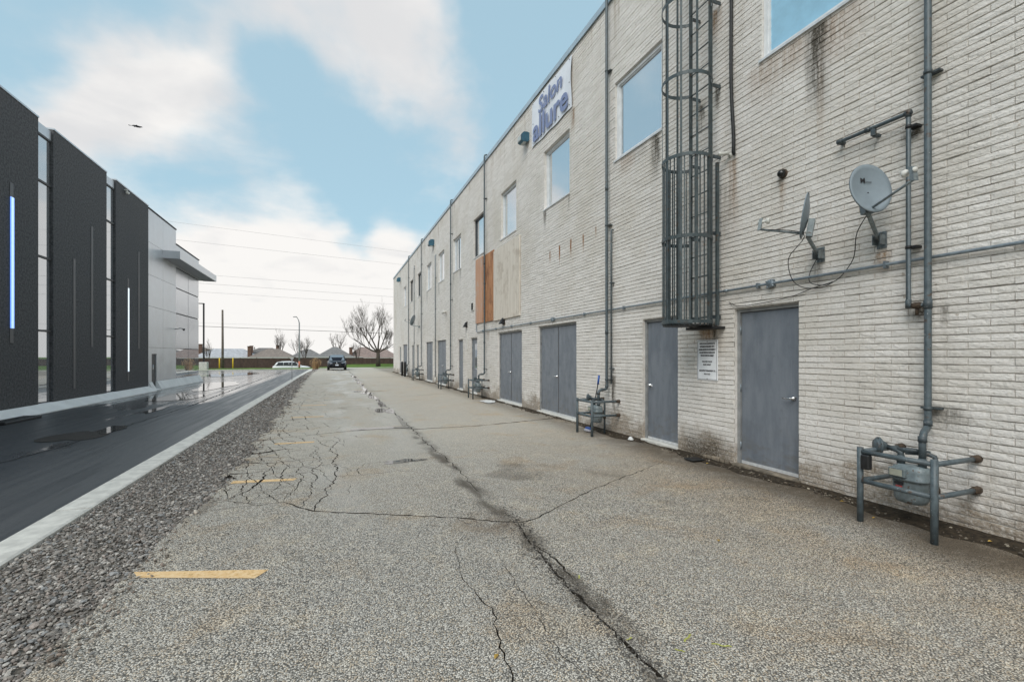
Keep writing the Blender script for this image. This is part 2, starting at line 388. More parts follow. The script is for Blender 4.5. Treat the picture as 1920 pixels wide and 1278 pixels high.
MAT_YELLOWPOST = simple('yellow_post_paint', (0.75, 0.50, 0.02), 0.5, var=0.1)

def wood_material(name, c1, c2, dark):
    m, nt, b = mat(name)
    p = STRETCH(nt, POS(nt), (1, 9, 0.7))
    n = NOISE(nt, p, 2.2, 7, 0.7, 0.6)
    n2 = NOISE(nt, POS(nt), 2.4, 5, 0.65)
    c = MIX(nt, MR(nt, n, 0.28, 0.72), c1, c2)
    c = MIX(nt, MR(nt, n2, 0.50, 0.70, 0, 0.65), c, dark)
    c = MIX(nt, MR(nt, NOISE(nt, STRETCH(nt, POS(nt), (1, 16, 0.9)), 1.0, 5, 0.7), 0.55, 0.72, 0, 0.6), c, dark)
    setin(nt, b, color=c, rough=0.75, normal=BUMP(nt, n, 0.25, 0.006))
    return m
MAT_PLY_PINK = wood_material('salmon_plywood', (0.48, 0.25, 0.15), (0.60, 0.36, 0.24), (0.48, 0.40, 0.34))
MAT_PLY_ORANGE = wood_material('orange_stained_plywood', (0.24, 0.085, 0.032), (0.60, 0.30, 0.14), (0.15, 0.058, 0.026))
MAT_PLY_PALE = wood_material('weathered_pale_plywood', (0.58, 0.51, 0.43), (0.74, 0.68, 0.60), (0.40, 0.33, 0.26))

def glass_material(name, tint, rough=0.025, metal=0.85, wob=0.03):
    m, nt, b = mat(name)
    setin(nt, b, color=tint, rough=rough, metal=metal, normal=BUMP(nt, NOISE(nt, POS(nt), 0.9, 2), wob, 0.02))
    return m
MAT_GLASS = glass_material('mirror_tint_glass', (0.66, 0.70, 0.73))
MAT_GLASS_DK = glass_material('dark_curtain_glass', (0.58, 0.60, 0.62), 0.015, 0.75, 0.012)
MAT_SATIN = glass_material('satin_spandrel_glass', (0.60, 0.62, 0.65), 0.22, 0.6, 0.01)
MAT_BLINDGLASS = glass_material('glass_over_blinds', (0.33, 0.55, 0.70), 0.12, 0.35, 0.02)
MAT_SLAT = simple('pale_blue_blind', (0.34, 0.60, 0.78), 0.35, 0.0, var=0.06, bump=0)
MAT_CARGLASS = glass_material('car_glass', (0.30, 0.33, 0.36), 0.03, 0.5, 0.0)
MAT_SIDEGLASS = glass_material('car_privacy_glass', (0.035, 0.037, 0.04), 0.05, 0.1, 0.0)

def charcoal_material():
    m, nt, b = mat('charcoal_stucco')
    p = POS(nt)
    n = NOISE(nt, p, 48, 4, 0.75)
    n2 = NOISE(nt, STRETCH(nt, p, (1, 1.2, 0.25)), 1.2, 5, 0.6)
    n5 = NOISE(nt, p, 16, 4, 0.7)
    base_ = MIX(nt, MR(nt, n5, 0.35, 0.65), (0.040, 0.040, 0.043), (0.105, 0.105, 0.108))
    c = MIX(nt, MR(nt, n, 0.50, 0.72, 0, 0.7), base_, (0.165, 0.165, 0.17))
    c = MIX(nt, MR(nt, n2, 0.4, 0.7, 0, 0.4), c, (0.075, 0.075, 0.079))
    setin(nt, b, color=c, rough=0.78, spec=0.4, normal=BUMP(nt, n, 0.4, 0.01))
    return m
MAT_CHAR = charcoal_material()
MAT_SILVER = simple('silver_composite_panel', (0.60, 0.62, 0.645), 0.34, 0.55, var=0.07, vscale=1.3, bump=0.0)
MAT_JOINT = simple('panel_joint_black', (0.05, 0.052, 0.056), 0.7, var=0.1, bump=0)
MAT_SOFFIT = simple('grey_soffit', (0.38, 0.385, 0.40), 0.5, 0.2, var=0.06, bump=0)
MAT_CHANNEL = simple('grey_light_channel', (0.115, 0.115, 0.12), 0.5, 0.3, var=0.1, bump=0)

def emit_material(name, colr, strength):
    m, nt, b = mat(name)
    setin(nt, b, color=(0.6, 0.6, 0.6), ecol=colr, estr=strength, rough=0.4)
    return m
MAT_LED = emit_material('white_led_tube', (0.80, 0.92, 1.0), 0.75)
MAT_LEDCOOL = emit_material('cool_led_tube', (0.45, 0.72, 1.0), 0.62)
MAT_LEDBLUE = emit_material('blue_led_edge', (0.06, 0.25, 1.0), 0.7)

def grass_material():
    m, nt, b = mat('spring_grass')
    p = POS(nt)
    n = NOISE(nt, p, 0.6, 6, 0.7)
    n2 = NOISE(nt, STRETCH(nt, p, (5, 1, 1)), 3, 4, 0.7)
    c = MIX(nt, MR(nt, n, 0.35, 0.65), (0.075, 0.135, 0.022), (0.125, 0.20, 0.040))
    c = MIX(nt, MR(nt, n2, 0.45, 0.75, 0, 0.45), c, (0.16, 0.145, 0.06))
    setin(nt, b, color=c, rough=0.9, spec=0.2, normal=BUMP(nt, n2, 0.8, 0.06))
    return m
MAT_GRASS = grass_material()
MAT_STREET = simple('street_asphalt', (0.10, 0.10, 0.10), 0.8, var=0.2, vscale=0.8)
MAT_FENCE = wood_material('brown_fence_boards', (0.050, 0.030, 0.024), (0.105, 0.064, 0.050), (0.040, 0.026, 0.022))
MAT_BARK = simple('grey_brown_bark', (0.075, 0.060, 0.045), 0.9, var=0.4, vscale=7, bump=0.5, bscale=20)
MAT_TWIG = simple('fine_twigs', (0.085, 0.066, 0.054), 0.9, var=0.3, vscale=4, bump=0)
MAT_DRYGRASS = simple('dry_plume_grass', (0.46, 0.30, 0.155), 0.85, var=0.35, vscale=14, bump=0)
MAT_HBRICK = simple('house_brick', (0.155, 0.090, 0.068), 0.9, var=0.25, vscale=3)
ROOFS = {k: simple('shingle_' + k, c, 0.95, var=0.22, vscale=2.2, bump=0.3, bscale=6) for k, c in
         dict(pale=(0.42, 0.42, 0.44), brown=(0.23, 0.19, 0.165), grey=(0.20, 0.19, 0.185), red=(0.26, 0.195, 0.172), dark=(0.17, 0.155, 0.148)).items()}
MAT_EAVE = simple('white_eaves', (0.55, 0.55, 0.53), 0.7, var=0.1)
MAT_POLEWOOD = simple('weathered_pole_wood', (0.14, 0.115, 0.095), 0.9, var=0.3, vscale=5)
MAT_POLEGREY = simple('galvanised_pole', (0.32, 0.33, 0.34), 0.5, 0.4, var=0.1)
MAT_POLEBLACK = simple('black_pole_paint', (0.014, 0.014, 0.015), 0.5, var=0.2)
MAT_WIRE = simple('power_cable', (0.30, 0.30, 0.31), 0.7, var=0.1, bump=0)  # far wires: haze painted in by lightening the grey
MAT_NAVY = simple('navy_car_paint', (0.006, 0.009, 0.018), 0.16, 0.3, var=0.1, bump=0)
MAT_CARWHITE = simple('white_car_paint', (0.72, 0.73, 0.74), 0.2, var=0.05, bump=0)
MAT_TYRE = simple('tyre_rubber', (0.014, 0.014, 0.014), 0.85, var=0.2)
MAT_RIM = simple('alloy_rim', (0.35, 0.35, 0.36), 0.3, 0.8, var=0.1, bump=0)
MAT_HEADLAMP = simple('headlamp_lens', (0.45, 0.48, 0.52), 0.08, 0.3, var=0.1, bump=0)
MAT_TAIL = simple('tail_lamp', (0.35, 0.012, 0.010), 0.15, var=0.1, bump=0)
MAT_PLATE = simple('licence_plate', (0.62, 0.66, 0.74), 0.5, var=0.05, bump=0)
MAT_BLUEPL = simple('blue_plastic', (0.02, 0.09, 0.36), 0.4, var=0.1)
MAT_BRISTLE = simple('pale_bristles', (0.55, 0.55, 0.62), 0.8, var=0.2)
MAT_PAPER = simple('wet_white_paper', (0.66, 0.66, 0.65), 0.6, var=0.08)
MAT_LEAF = simple('fallen_yellow_leaf', (0.42, 0.27, 0.06), 0.8, var=0.5, vscale=30)
MAT_YSPRAY = simple('yellow_spray_mark', (0.42, 0.42, 0.10), 0.9, var=0.2)
MAT_BIRD = simple('dark_feathers', (0.05, 0.05, 0.055), 0.8, var=0.3)
MAT_REDWHITE = simple('orange_reflective_sleeve', (0.62, 0.20, 0.12), 0.5, var=0.15)

# ------------------------------------------------------------------ mesh helpers
class MB:
    def __init__(s): s.v = []; s.f = []; s.sm = []; s.mi = []
    def add(s, vs, fs, smooth=False, mi=0):
        o = len(s.v); s.v += [tuple(v) for v in vs]
        for f in fs: s.f.append(tuple(i + o for i in f)); s.sm.append(smooth); s.mi.append(mi)
        return s
    def box(s, x0, x1, y0, y1, z0, z1, mi=0):
        vs = [(x, y, z) for z in (z0, z1) for y in (y0, y1) for x in (x0, x1)]
        return s.add(vs, [(0, 2, 3, 1), (4, 5, 7, 6), (0, 1, 5, 4), (2, 6, 7, 3), (0, 4, 6, 2), (1, 3, 7, 5)], False, mi)
    def bbox(s, x0, x1, y0, y1, z0, z1, b=0.01, mi=0):     # box with chamfered edges
        bm = bmesh.new()
        bmesh.ops.create_cube(bm, size=1)
        for v in bm.verts:
            v.co = Vector(((x0 + x1) / 2 + v.co.x * (x1 - x0), (y0 + y1) / 2 + v.co.y * (y1 - y0), (z0 + z1) / 2 + v.co.z * (z1 - z0)))
        bmesh.ops.bevel(bm, geom=bm.edges[:], offset=b, segments=1, affect='EDGES')
        bm.verts.index_update()
        s.add([v.co for v in bm.verts], [[v.index for v in f.verts] for f in bm.faces], False, mi)
        bm.free(); return s
    def obox(s, c, ax, ay, az, hx, hy, hz, mi=0):
        c = Vector(c); ax, ay, az = Vector(ax), Vector(ay), Vector(az)
        vs = [c + ax * hx * i + ay * hy * j + az * hz * k for k in (-1, 1) for j in (-1, 1) for i in (-1, 1)]
        return s.add(vs, [(0, 2, 3, 1), (4, 5, 7, 6), (0, 1, 5, 4), (2, 6, 7, 3), (0, 4, 6, 2), (1, 3, 7, 5)], False, mi)
    def tube(s, pts, r, seg=10, mi=0, cap=True, closed=False):
        pts = [Vector(p) for p in pts]; n = len(pts)
        rs = r if isinstance(r, (list, tuple)) else [r] * n
        vs = []; up = None
        for i in range(n):
            if closed: t = (pts[(i + 1) % n] - pts[i - 1])
            else: t = (pts[min(i + 1, n - 1)] - pts[max(i - 1, 0)])
            t = t.normalized() if t.length > 1e-9 else Vector((0, 0, 1))
            if up is None:
                a = Vector((0, 0, 1)) if abs(t.z) < 0.9 else Vector((1, 0, 0))
                up = (a - t * a.dot(t)).normalized()
            else:
                up = up - t * up.dot(t)
                up = up.normalized() if up.length > 1e-6 else t.orthogonal().normalized()
            sd = t.cross(up)
            k = 1.0
            if 0 < i < n - 1:
                a = (pts[i] - pts[i - 1]).normalized(); b = (pts[i + 1] - pts[i]).normalized()
                k = 1.0 / max(0.6, math.sqrt(max(0.0, (1 + a.dot(b)) / 2)))
            for j in range(seg):
                an = 2 * PI * j / seg
                vs.append(pts[i] + (up * math.cos(an) + sd * math.sin(an)) * rs[i] * (k if k < 1.1 else 1.0 + 0.5 * (k - 1)))
        fs = []
        m = n if closed else n - 1
        for i in range(m):
            a, b = i * seg, ((i + 1) % n) * seg
            for j in range(seg):
                fs.append((a + j, a + (j + 1) % seg, b + (j + 1) % seg, b + j))
        s.add(vs, fs, True, mi)
        if cap and not closed:
            o = len(s.v) - len(vs)
            s.f.append(tuple(o + j for j in range(seg))[::-1]); s.sm.append(False); s.mi.append(mi)
            s.f.append(tuple(o + (n - 1) * seg + j for j in range(seg))); s.sm.append(False); s.mi.append(mi)
        return s
    def lathe(s, c, d, prof, seg=16, mi=0, smooth=True):   # prof: (along, radius)
        c = Vector(c); d = Vector(d).normalized(); u = d.orthogonal().normalized(); w = d.cross(u)
        vs = []
        for a, r in prof:
            for j in range(seg):
                an = 2 * PI * j / seg
                vs.append(c + d * a + (u * math.cos(an) + w * math.sin(an)) * r)
        fs = [(i * seg + j, i * seg + (j + 1) % seg, (i + 1) * seg + (j + 1) % seg, (i + 1) * seg + j) for i in range(len(prof) - 1) for j in range(seg)]
        fs.append(tuple(range(seg))[::-1]); fs.append(tuple((len(prof) - 1) * seg + j for j in range(seg)))
        return s.add(vs, fs, smooth, mi)
    def loft(s, rings, smooth=True, mi=0, cap=True):
        n = len(rings[0]); vs = [p for r in rings for p in r]
        fs = [(i * n + j, i * n + (j + 1) % n, (i + 1) * n + (j + 1) % n, (i + 1) * n + j) for i in range(len(rings) - 1) for j in range(n)]
        if cap: fs += [tuple(range(n))[::-1], tuple((len(rings) - 1) * n + j for j in range(n))]
        return s.add(vs, fs, smooth, mi)
    def mesh(s, name, mats):
        me = bpy.data.meshes.new(name)
        me.from_pydata(s.v, [], s.f)
        for m in (mats if isinstance(mats, (list, tuple)) else [mats]): me.materials.append(m)
        me.polygons.foreach_set('use_smooth', s.sm)
        me.polygons.foreach_set('material_index', s.mi)
        me.update()
        return me

def link(name, me, parent=None, world=False):
    o = bpy.data.objects.new(name, me)
    col.objects.link(o)
    if parent is not None:
        o.parent = parent
        if world: o.matrix_parent_inverse = Matrix.Translation(parent.location).inverted()
    return o

def part(name, mb, m, parent, world=False):
    return link(name, mb.mesh(name, m), parent, world)

def tag(o, label=None, cat=None, group=None, kind=None):
    if label: o['label'] = label
    if cat: o['category'] = cat
    if group: o['group'] = group
    if kind: o['kind'] = kind
    return o

def root(name, loc, label, cat, group=None, rz=0.0):
    o = bpy.data.objects.new(name, None)
    o.empty_display_size = 0.2
    col.objects.link(o)
    o.location = loc
    o.rotation_euler = (0, 0, rz)
    return tag(o, label, cat, group)

def copy_tree(o, parent=None):
    c = o.copy(); col.objects.link(c)
    if parent is not None:
        c.parent = parent; c.matrix_parent_inverse = o.matrix_parent_inverse.copy()
    for ch in list(o.children): copy_tree(ch, c)
    return c

def text_mesh(s, name, w=None, h=None, offset=0.0, extrude=0.001, shear=0.0, align='LEFT', bold_space=1.0):
    cu = bpy.data.curves.new('t', 'FONT')
    cu.body = s; cu.size = 1.0; cu.offset = offset; cu.extrude = extrude; cu.shear = shear; cu.align_x = align
    cu.space_character = bold_space; cu.resolution_u = 4
    ob = bpy.data.objects.new('t', cu)
    col.objects.link(ob)
    dg = bpy.context.evaluated_depsgraph_get()
    me = bpy.data.meshes.new_from_object(ob.evaluated_get(dg))
    bpy.data.objects.remove(ob); bpy.data.curves.remove(cu)
    me.name = name
    co = np.empty(len(me.vertices) * 3); me.vertices.foreach_get('co', co); co = co.reshape(-1, 3)
    mn, mx = co[:, :2].min(0), co[:, :2].max(0)
    co[:, :2] -= mn
    sx = (w / (mx[0] - mn[0])) if w else None
    sy = (h / (mx[1] - mn[1])) if h else sx
    sx = sx or sy
    co[:, 0] *= sx; co[:, 1] *= sy
    me.vertices.foreach_set('co', co.ravel()); me.update()
    return me

# ------------------------------------------------------------------ ground, kerb, road, terrain
W = 5.22            # plane of the brick wall
ROADZ = -0.10

def sm01(a, b, t):
    t = min(1, max(0, (t - a) / (b - a))); return t * t * (3 - 2 * t)

def terrain_h(x, y):
    right = sm01(-4, 4, x)
    edge = 59.5 + 1.3 * right
    lip = -0.06 + 0.06 * right
    z = lip + 0.10 * sm01(edge, edge + 2.0, y)
    street = -0.92
    z += (street - z) * sm01(edge + 3.5, edge + 8.0, y)
    far = -0.55 + 0.55 * right
    z += (far - z) * sm01(79.0, 86.5, y)
    z += (-1.3 - z) * sm01(92.0, 100.0, y)
    return z + 0.03 * math.sin(x * 0.9 + y * 0.4) * math.sin(y * 0.7)

xs = np.concatenate([np.linspace(-400, -70, 8), np.linspace(-60, 40, 101), np.linspace(50, 400, 8)])
ys = np.concatenate([np.linspace(58.8, 104, 92), np.linspace(112, 900, 12)])
tv = [(x, y, terrain_h(x, y)) for y in ys for x in xs]
nx_ = len(xs)
tf = [(j * nx_ + i, j * nx_ + i + 1, (j + 1) * nx_ + i + 1, (j + 1) * nx_ + i) for j in range(len(ys) - 1) for i in range(nx_ - 1)]
mb = MB().add(tv, tf, True)
tag(part('grass_verge', mb, MAT_GRASS, None), kind='structure')
mb = MB().box(-600, 600, -300, 900, -3.2, -3.0)
tag(part('ground', mb, MAT_GRASS, None), kind='structure')
mb = MB()
mb.add([(-400, 68.5, -0.885), (400, 68.5, -0.885), (400, 78.6, -0.885), (-400, 78.6, -0.885)], [(0, 1, 2, 3)])
tag(part('street', mb, MAT_STREET, None), kind='structure')

# wet drive on the left; runs on behind the office building
mb = MB()
rx = [-60, -13, -8.5, -5.5, -2.6]
ry = [-8, 0, 8, 16, 24, 34, 45, 58.9]
vs_ = [(x, y, ROADZ) for y in ry for x in rx]
fs_ = [(j * 5 + i, j * 5 + i + 1, (j + 1) * 5 + i + 1, (j + 1) * 5 + i) for j in range(len(ry) - 1) for i in range(4)]
mb.add(vs_, fs_, True)
drive = tag(part('driveway', mb, MAT_ROAD, None), kind='structure')

# seam, pothole and puddles in the drive
def jag(pts, step=0.08, amp=0.02, seed=0):
    r = random.Random(seed); out = []
    for a, b in zip(pts[:-1], pts[1:]):
        a = Vector((a[0], a[1])); b = Vector((b[0], b[1]))
        n = max(1, int((b - a).length / step))
        d = (b - a).normalized() if (b - a).length > 0 else Vector((1, 0)); nn = Vector((-d.y, d.x))
        for i in range(n):
            o = 0 if i == 0 else r.uniform(-amp, amp)
            out.append(a.lerp(b, i / n) + nn * o)
    out.append(Vector((pts[-1][0], pts[-1][1])))
    return out

def ribbon(mb, pts, widths, z):
    n = len(pts); vs = []
    for i, p in enumerate(pts):
        d = (pts[min(i + 1, n - 1)] - pts[max(i - 1, 0)]).normalized(); q = Vector((-d.y, d.x)) * widths(i / (n - 1)) * 0.5
        vs += [(p.x + q.x, p.y + q.y, z), (p.x - q.x, p.y - q.y, z)]
    mb.add(vs, [(2 * i, 2 * i + 1, 2 * i + 3, 2 * i + 2) for i in range(n - 1)])

def blob(mb, cx, cy, rx, ry, z, seed, n=40, rough=0.25, ang=0.0):
    r = random.Random(seed); ph = [r.uniform(0, 6.28) for _ in range(5)]; am = [r.uniform(0.3, 1) * rough / (k + 1) ** 0.6 for k in range(5)]
    vs = [(cx, cy, z)]
    for i in range(n):
        a = 2 * PI * i / n
        k = 1 + sum(am[j] * math.sin((j + 2) * a + ph[j]) for j in range(5))
        x, y = math.cos(a) * rx * k, math.sin(a) * ry * k
        vs.append((cx + x * math.cos(ang) - y * math.sin(ang), cy + x * math.sin(ang) + y * math.cos(ang), z))
    mb.add(vs, [(0, 1 + i, 1 + (i + 1) % n) for i in range(n)])

zr = ROADZ + 0.004
mb = MB()
rr = random.Random(3)
ribbon(mb, jag([(-4.85, 6.0), (-4.79, 9.5), (-4.62, 10.6), (-4.55, 13.4), (-4.38, 17.5), (-4.47, 21.6), (-4.62, 30), (-4.8, 42), (-5.0, 58)], 0.25, 0.03, 5), lambda t: rr.uniform(0.03, 0.06), zr)
part('paving_seam', mb, simple('dark_seam', (0.016, 0.016, 0.017), 0.7, var=0.3), drive)
mb = MB(); blob(mb, -4.86, 12.25, 0.42, 1.0, zr + 0.003, 21, rough=0.35)
part('pothole_patch', mb, simple('worn_pothole', (0.035, 0.030, 0.026), 0.9, var=0.5, vscale=18, bump=0.9, bscale=30), drive)
for i, (cx_, cy_, a_, b_) in enumerate([(-4.62, 12.95, 0.20, 0.62), (-5.9, 22.0, 0.8, 2.0), (-6.0, 30.0, 1.0, 3.4), (-8.5, 46.0, 2.0, 4.2), (-5.05, 17.2, 0.14, 1.1)]):
    mb = MB(); blob(mb, cx_, cy_, a_, b_, zr + 0.006 + 0.0005 * i, 40 + i, rough=0.28)
    o = part('puddle', mb, MAT_WATER, None)
    tag(o, kind='structure')

# kerb, one casting after another
kerb = tag(part('kerb', MB().box(-2.60, -2.34, -8, 58, -0.3, -0.028), MAT_CONCRETE, None), kind='structure')
ky = -6.0; ki = 0
while ky < 57.5:
    y1 = min(ky + 3.0, 57.6)
    def kx(y): return 0.0 if y < 38 else 0.24 * sm01(38, 57, y)
    b0, b1 = kx(ky), kx(y1)
    mb = MB()
    zt = 0.0 + random.uniform(-0.004, 0.004)
    ring = lambda y, o: [(-2.62 + o, y, -0.14), (-2.62 + o, y, zt - 0.03), (-2.60 + o, y, zt), (-2.34 + o, y, zt), (-2.32 + o, y, zt - 0.012), (-2.32 + o, y, -0.14)]
    mb.loft([ring(ky + 0.004, b0), ring(y1 - 0.004, b1)], smooth=False)
    part('kerb_stone', mb, MAT_CONCRETE, kerb)
    ky = y1; ki += 1

# gravel strip
mb = MB().box(-2.33, -0.6, -8, 58.8, -0.2, -0.045)
bed = tag(part('gravel_bed', mb, MAT_GRAVELBED, None), kind='structure')

def edge_x(y):   # ragged edge of the old asphalt
    base = np.interp(y, [-8, 2.9, 4.1, 5.1, 5.8, 6.6, 8.4, 10.6, 13.3, 20, 34, 45, 56, 62], [-1.42, -1.41, -1.35, -1.34, -1.27, -1.19, -1.23, -1.27, -1.28, -1.40, -1.68, -1.8, -1.7, -1.7])
    if y < 5: return base + 0.012 * math.sin(y * 9.1) + 0.008 * math.sin(y * 23.7)
    k = sm01(5, 7, y)
    return base + k * (0.06 * math.sin(y * 2.3 + 1) + 0.05 * math.sin(y * 5.9) + 0.04 * math.sin(y * 13.1) + 0.03 * math.sin(y * 31))

# stones of the gravel strip
ico = [(0, 0, 1)] + [(0.894 * math.cos(a), 0.894 * math.sin(a), 0.447) for a in [i * 2 * PI / 5 for i in range(5)]] + \
      [(0.894 * math.cos(a), 0.894 * math.sin(a), -0.447) for a in [(i + 0.5) * 2 * PI / 5 for i in range(5)]] + [(0, 0, -1)]
icof = [(0, 1 + i, 1 + (i + 1) % 5) for i in range(5)] + [(1 + i, 6 + i, 1 + (i + 1) % 5) for i in range(5)] + \
       [(1 + (i + 1) % 5, 6 + i, 6 + (i + 1) % 5) for i in range(5)] + [(6 + i, 11, 6 + (i + 1) % 5) for i in range(5)]
ico = np.array(ico); icof = np.array(icof)
def scatter_stones(name, n, sampler, smin, smax, zoff, parent, palette, m=None, gain=1.0):
    px, py = sampler(n)
    n = len(px)
    size = smin + (smax - smin) * rng.random(n) ** 1.7; size[rng.random(n) < 0.03] *= 1.6
    sc = np.stack([size * rng.uniform(0.7, 1.35, n), size * rng.uniform(0.7, 1.35, n), size * rng.uniform(0.4, 0.75, n)], 1)
    ang = rng.uniform(0, 2 * PI, n); tilt = rng.uniform(-0.6, 0.6, n)
    v = ico[None] * (1 + rng.uniform(-0.28, 0.28, (n, 12, 1)))
    v = v * sc[:, None, :]
    ct, st = np.cos(tilt)[:, None], np.sin(tilt)[:, None]
    y2 = v[:, :, 1] * ct - v[:, :, 2] * st; z2 = v[:, :, 1] * st + v[:, :, 2] * ct
    ca, sa = np.cos(ang)[:, None], np.sin(ang)[:, None]
    xx = v[:, :, 0] * ca - y2 * sa + px[:, None]; yy = v[:, :, 0] * sa + y2 * ca + py[:, None]
    zz = z2 + (zoff + sc[:, 2] * 0.45 + rng.uniform(-0.3, 0.6, n) * size)[:, None]
    V = np.stack([xx, yy, zz], 2).reshape(-1, 3)
    F = (icof[None] + (np.arange(n) * 12)[:, None, None]).reshape(-1, 3)
    me = bpy.data.meshes.new(name)
    me.vertices.add(len(V)); me.vertices.foreach_set('co', V.ravel())
    me.loops.add(len(F) * 3); me.loops.foreach_set('vertex_index', F.ravel().astype(np.int32))
    me.polygons.add(len(F)); me.polygons.foreach_set('loop_start', np.arange(0, len(F) * 3, 3, dtype=np.int32))
    me.polygons.foreach_set('loop_total', np.full(len(F), 3, dtype=np.int32))
    me.update(calc_edges=True)
    me.polygons.foreach_set('use_smooth', np.zeros(len(F), dtype=bool))
    pal = np.array(palette); ci = pal[rng.integers(0, len(pal), n)] * rng.uniform(0.65, 1.35, (n, 1)) * gain
    at = me.color_attributes.new('tint', 'FLOAT_COLOR', 'POINT')
    at.data.foreach_set('color', np.concatenate([np.repeat(ci, 12, 0), np.ones((n * 12, 1))], 1).ravel().astype(np.float32))
    me.materials.append(m or MAT_STONE)
    o = link(name, me, parent)
    return o
PAL = [(0.13, 0.115, 0.10), (0.17, 0.15, 0.13), (0.20, 0.165, 0.135), (0.10, 0.092, 0.085), (0.25, 0.215, 0.18), (0.14, 0.105, 0.085), (0.32, 0.285, 0.245), (0.22, 0.17, 0.14), (0.17, 0.17, 0.17), (0.09, 0.075, 0.062)]
PAL_GREY = [tuple(0.6 * v + 0.4 * (sum(c) / 3) for v in c) for c in PAL]
def strip_sampler(y0, y1):
    def f(n):
        y = rng.uniform(y0, y1, n); e = np.array([edge_x(t) for t in y])
        x = rng.uniform(0, 1, n) * (e + 0.05 + 2.32) - 2.31
        x += np.array([0.24 * sm01(38, 57, t) for t in y]) * (1 - (x + 2.31))
        return x, y
    return f
for nm, y0, y1, dens, a, b in (('near', 0.5, 8, 3600, 0.005, 0.0165), ('mid', 8, 16, 2000, 0.008, 0.020), ('far', 16, 32, 480, 0.016, 0.032), ('end', 32, 58, 150, 0.025, 0.05)):
    o = scatter_stones('gravel', int(dens * (y1 - y0) * 1.0), strip_sampler(y0, y1), a, b, -0.042, None, PAL_GREY, gain=1.75)
    tag(o, {'near': 'brown crushed gravel beside the kerb in the foreground', 'mid': 'brown crushed gravel along the broken asphalt edge', 'far': 'gravel strip further down beside the kerb', 'end': 'thin gravel at the far end of the kerb'}[nm], 'gravel', kind='stuff')

# ------------------------------------------------------------------ cracked parking lot
# crack: polyline, width at start, middle, end, jag amplitude
CR = []
def crack(pts, w0, w1, w2, amp=0.02, step=0.07, seed=None):
    CR.append((jag(pts, step, amp, seed if seed is not None else len(CR) * 13 + 5), w0, w1, w2))
crack([(-1.33, 5.42), (-1.03, 5.46), (-0.50, 5.50), (-0.36, 5.30), (-0.18, 5.08), (0.10, 4.93), (0.61, 4.66), (1.16, 4.36), (1.40, 4.20), (1.63, 4.09), (1.78, 4.10)], 0.005, 0.022, 0.016, 0.014)
crack([(1.78, 4.10), (2.16, 4.34), (2.6, 4.62), (3.20, 4.95), (3.9, 5.30), (4.61, 5.70)], 0.010, 0.010, 0.004, 0.018)
crack([(3.1, 4.90), (3.15, 4.72), (3.02, 4.55)], 0.006, 0.004, 0.002)
crack([(1.60, 4.05), (1.57, 3.85), (1.53, 3.54), (1.49, 3.05), (1.48, 2.58), (1.48, 2.17), (1.48, 1.82), (1.46, 1.2), (1.50, 0.3), (1.48, -2)], 0.012, 0.026, 0.030, 0.010, 0.05)
crack([(1.55, 3.6), (1.585, 3.2), (1.56, 2.9)], 0.004, 0.014, 0.004, 0.012, 0.05)
crack([(1.06, 3.97), (0.92, 3.70), (0.89, 3.56), (0.84, 3.21), (0.87, 2.88), (0.91, 2.73), (0.86, 2.51), (0.81, 2.24), (0.79, 2.0), (0.74, 1.4)], 0.002, 0.006, 0.0065, 0.014, 0.05)
crack([(1.24, 3.65), (1.19, 3.35), (1.18, 3.16), (1.15, 2.78), (1.13, 2.46), (1.10, 2.16), (1.19, 1.93), (1.3, 1.5)], 0.002, 0.0035, 0.004, 0.014, 0.05)
crack([(1.10, 4.38), (1.14, 4.22), (1.26, 4.12)], 0.005, 0.005, 0.002, 0.012, 0.05)
crack([(1.30, 3.75), (1.22, 3.70), (1.12, 3.72)], 0.003, 0.003, 0.002)
crack([(1.16, 2.75), (1.27, 2.62), (1.30, 2.45)], 0.003, 0.003, 0.002)
crack([(1.56, 5.15), (1.58, 6.0), (1.60, 6.6), (1.55, 8.3), (1.56, 10.2)], 0.008, 0.010, 0.012, 0.035, 0.1)
crack([(1.56, 10.2), (1.54, 13), (1.50, 16), (1.36, 20.6), (1.38, 28), (1.41, 36), (1.4, 50)], 0.020, 0.030, 0.03, 0.03, 0.2)
crack([(-0.95, 9.78), (-0.45, 9.96), (0.2, 10.12), (0.77, 10.18), (1.2, 10.05), (1.84, 9.97), (2.4, 9.95), (3.03, 10.0), (4.0, 10.2), (5.05, 10.42)], 0.014, 0.034, 0.050, 0.015, 0.1)
crack([(2.15, 18.1), (3.2, 18.4), (4.3, 18.75)], 0.006, 0.03, 0.02, 0.02, 0.15)
crack([(-1.0, 17.0), (0.25, 17.8), (0.9, 18.0)], 0.02, 0.03, 0.008, 0.03, 0.15)
crack([(-0.4, 19.6), (0.6, 19.9), (1.2, 20.2)], 0.02, 0.03, 0.01, 0.03, 0.15)
crack([(1.5, 24.8), (3.2, 25.6), (4.7, 26.2)], 0.015, 0.03, 0.02, 0.03, 0.2)
crack([(-0.8, 34.0), (1.4, 34.3), (2.28, 34.5), (4.85, 35.2)], 0.02, 0.05, 0.05, 0.04, 0.3)
crack([(-1.2, 27.5), (0.2, 28.1), (1.1, 28.3)], 0.02, 0.03, 0.01, 0.04, 0.2)
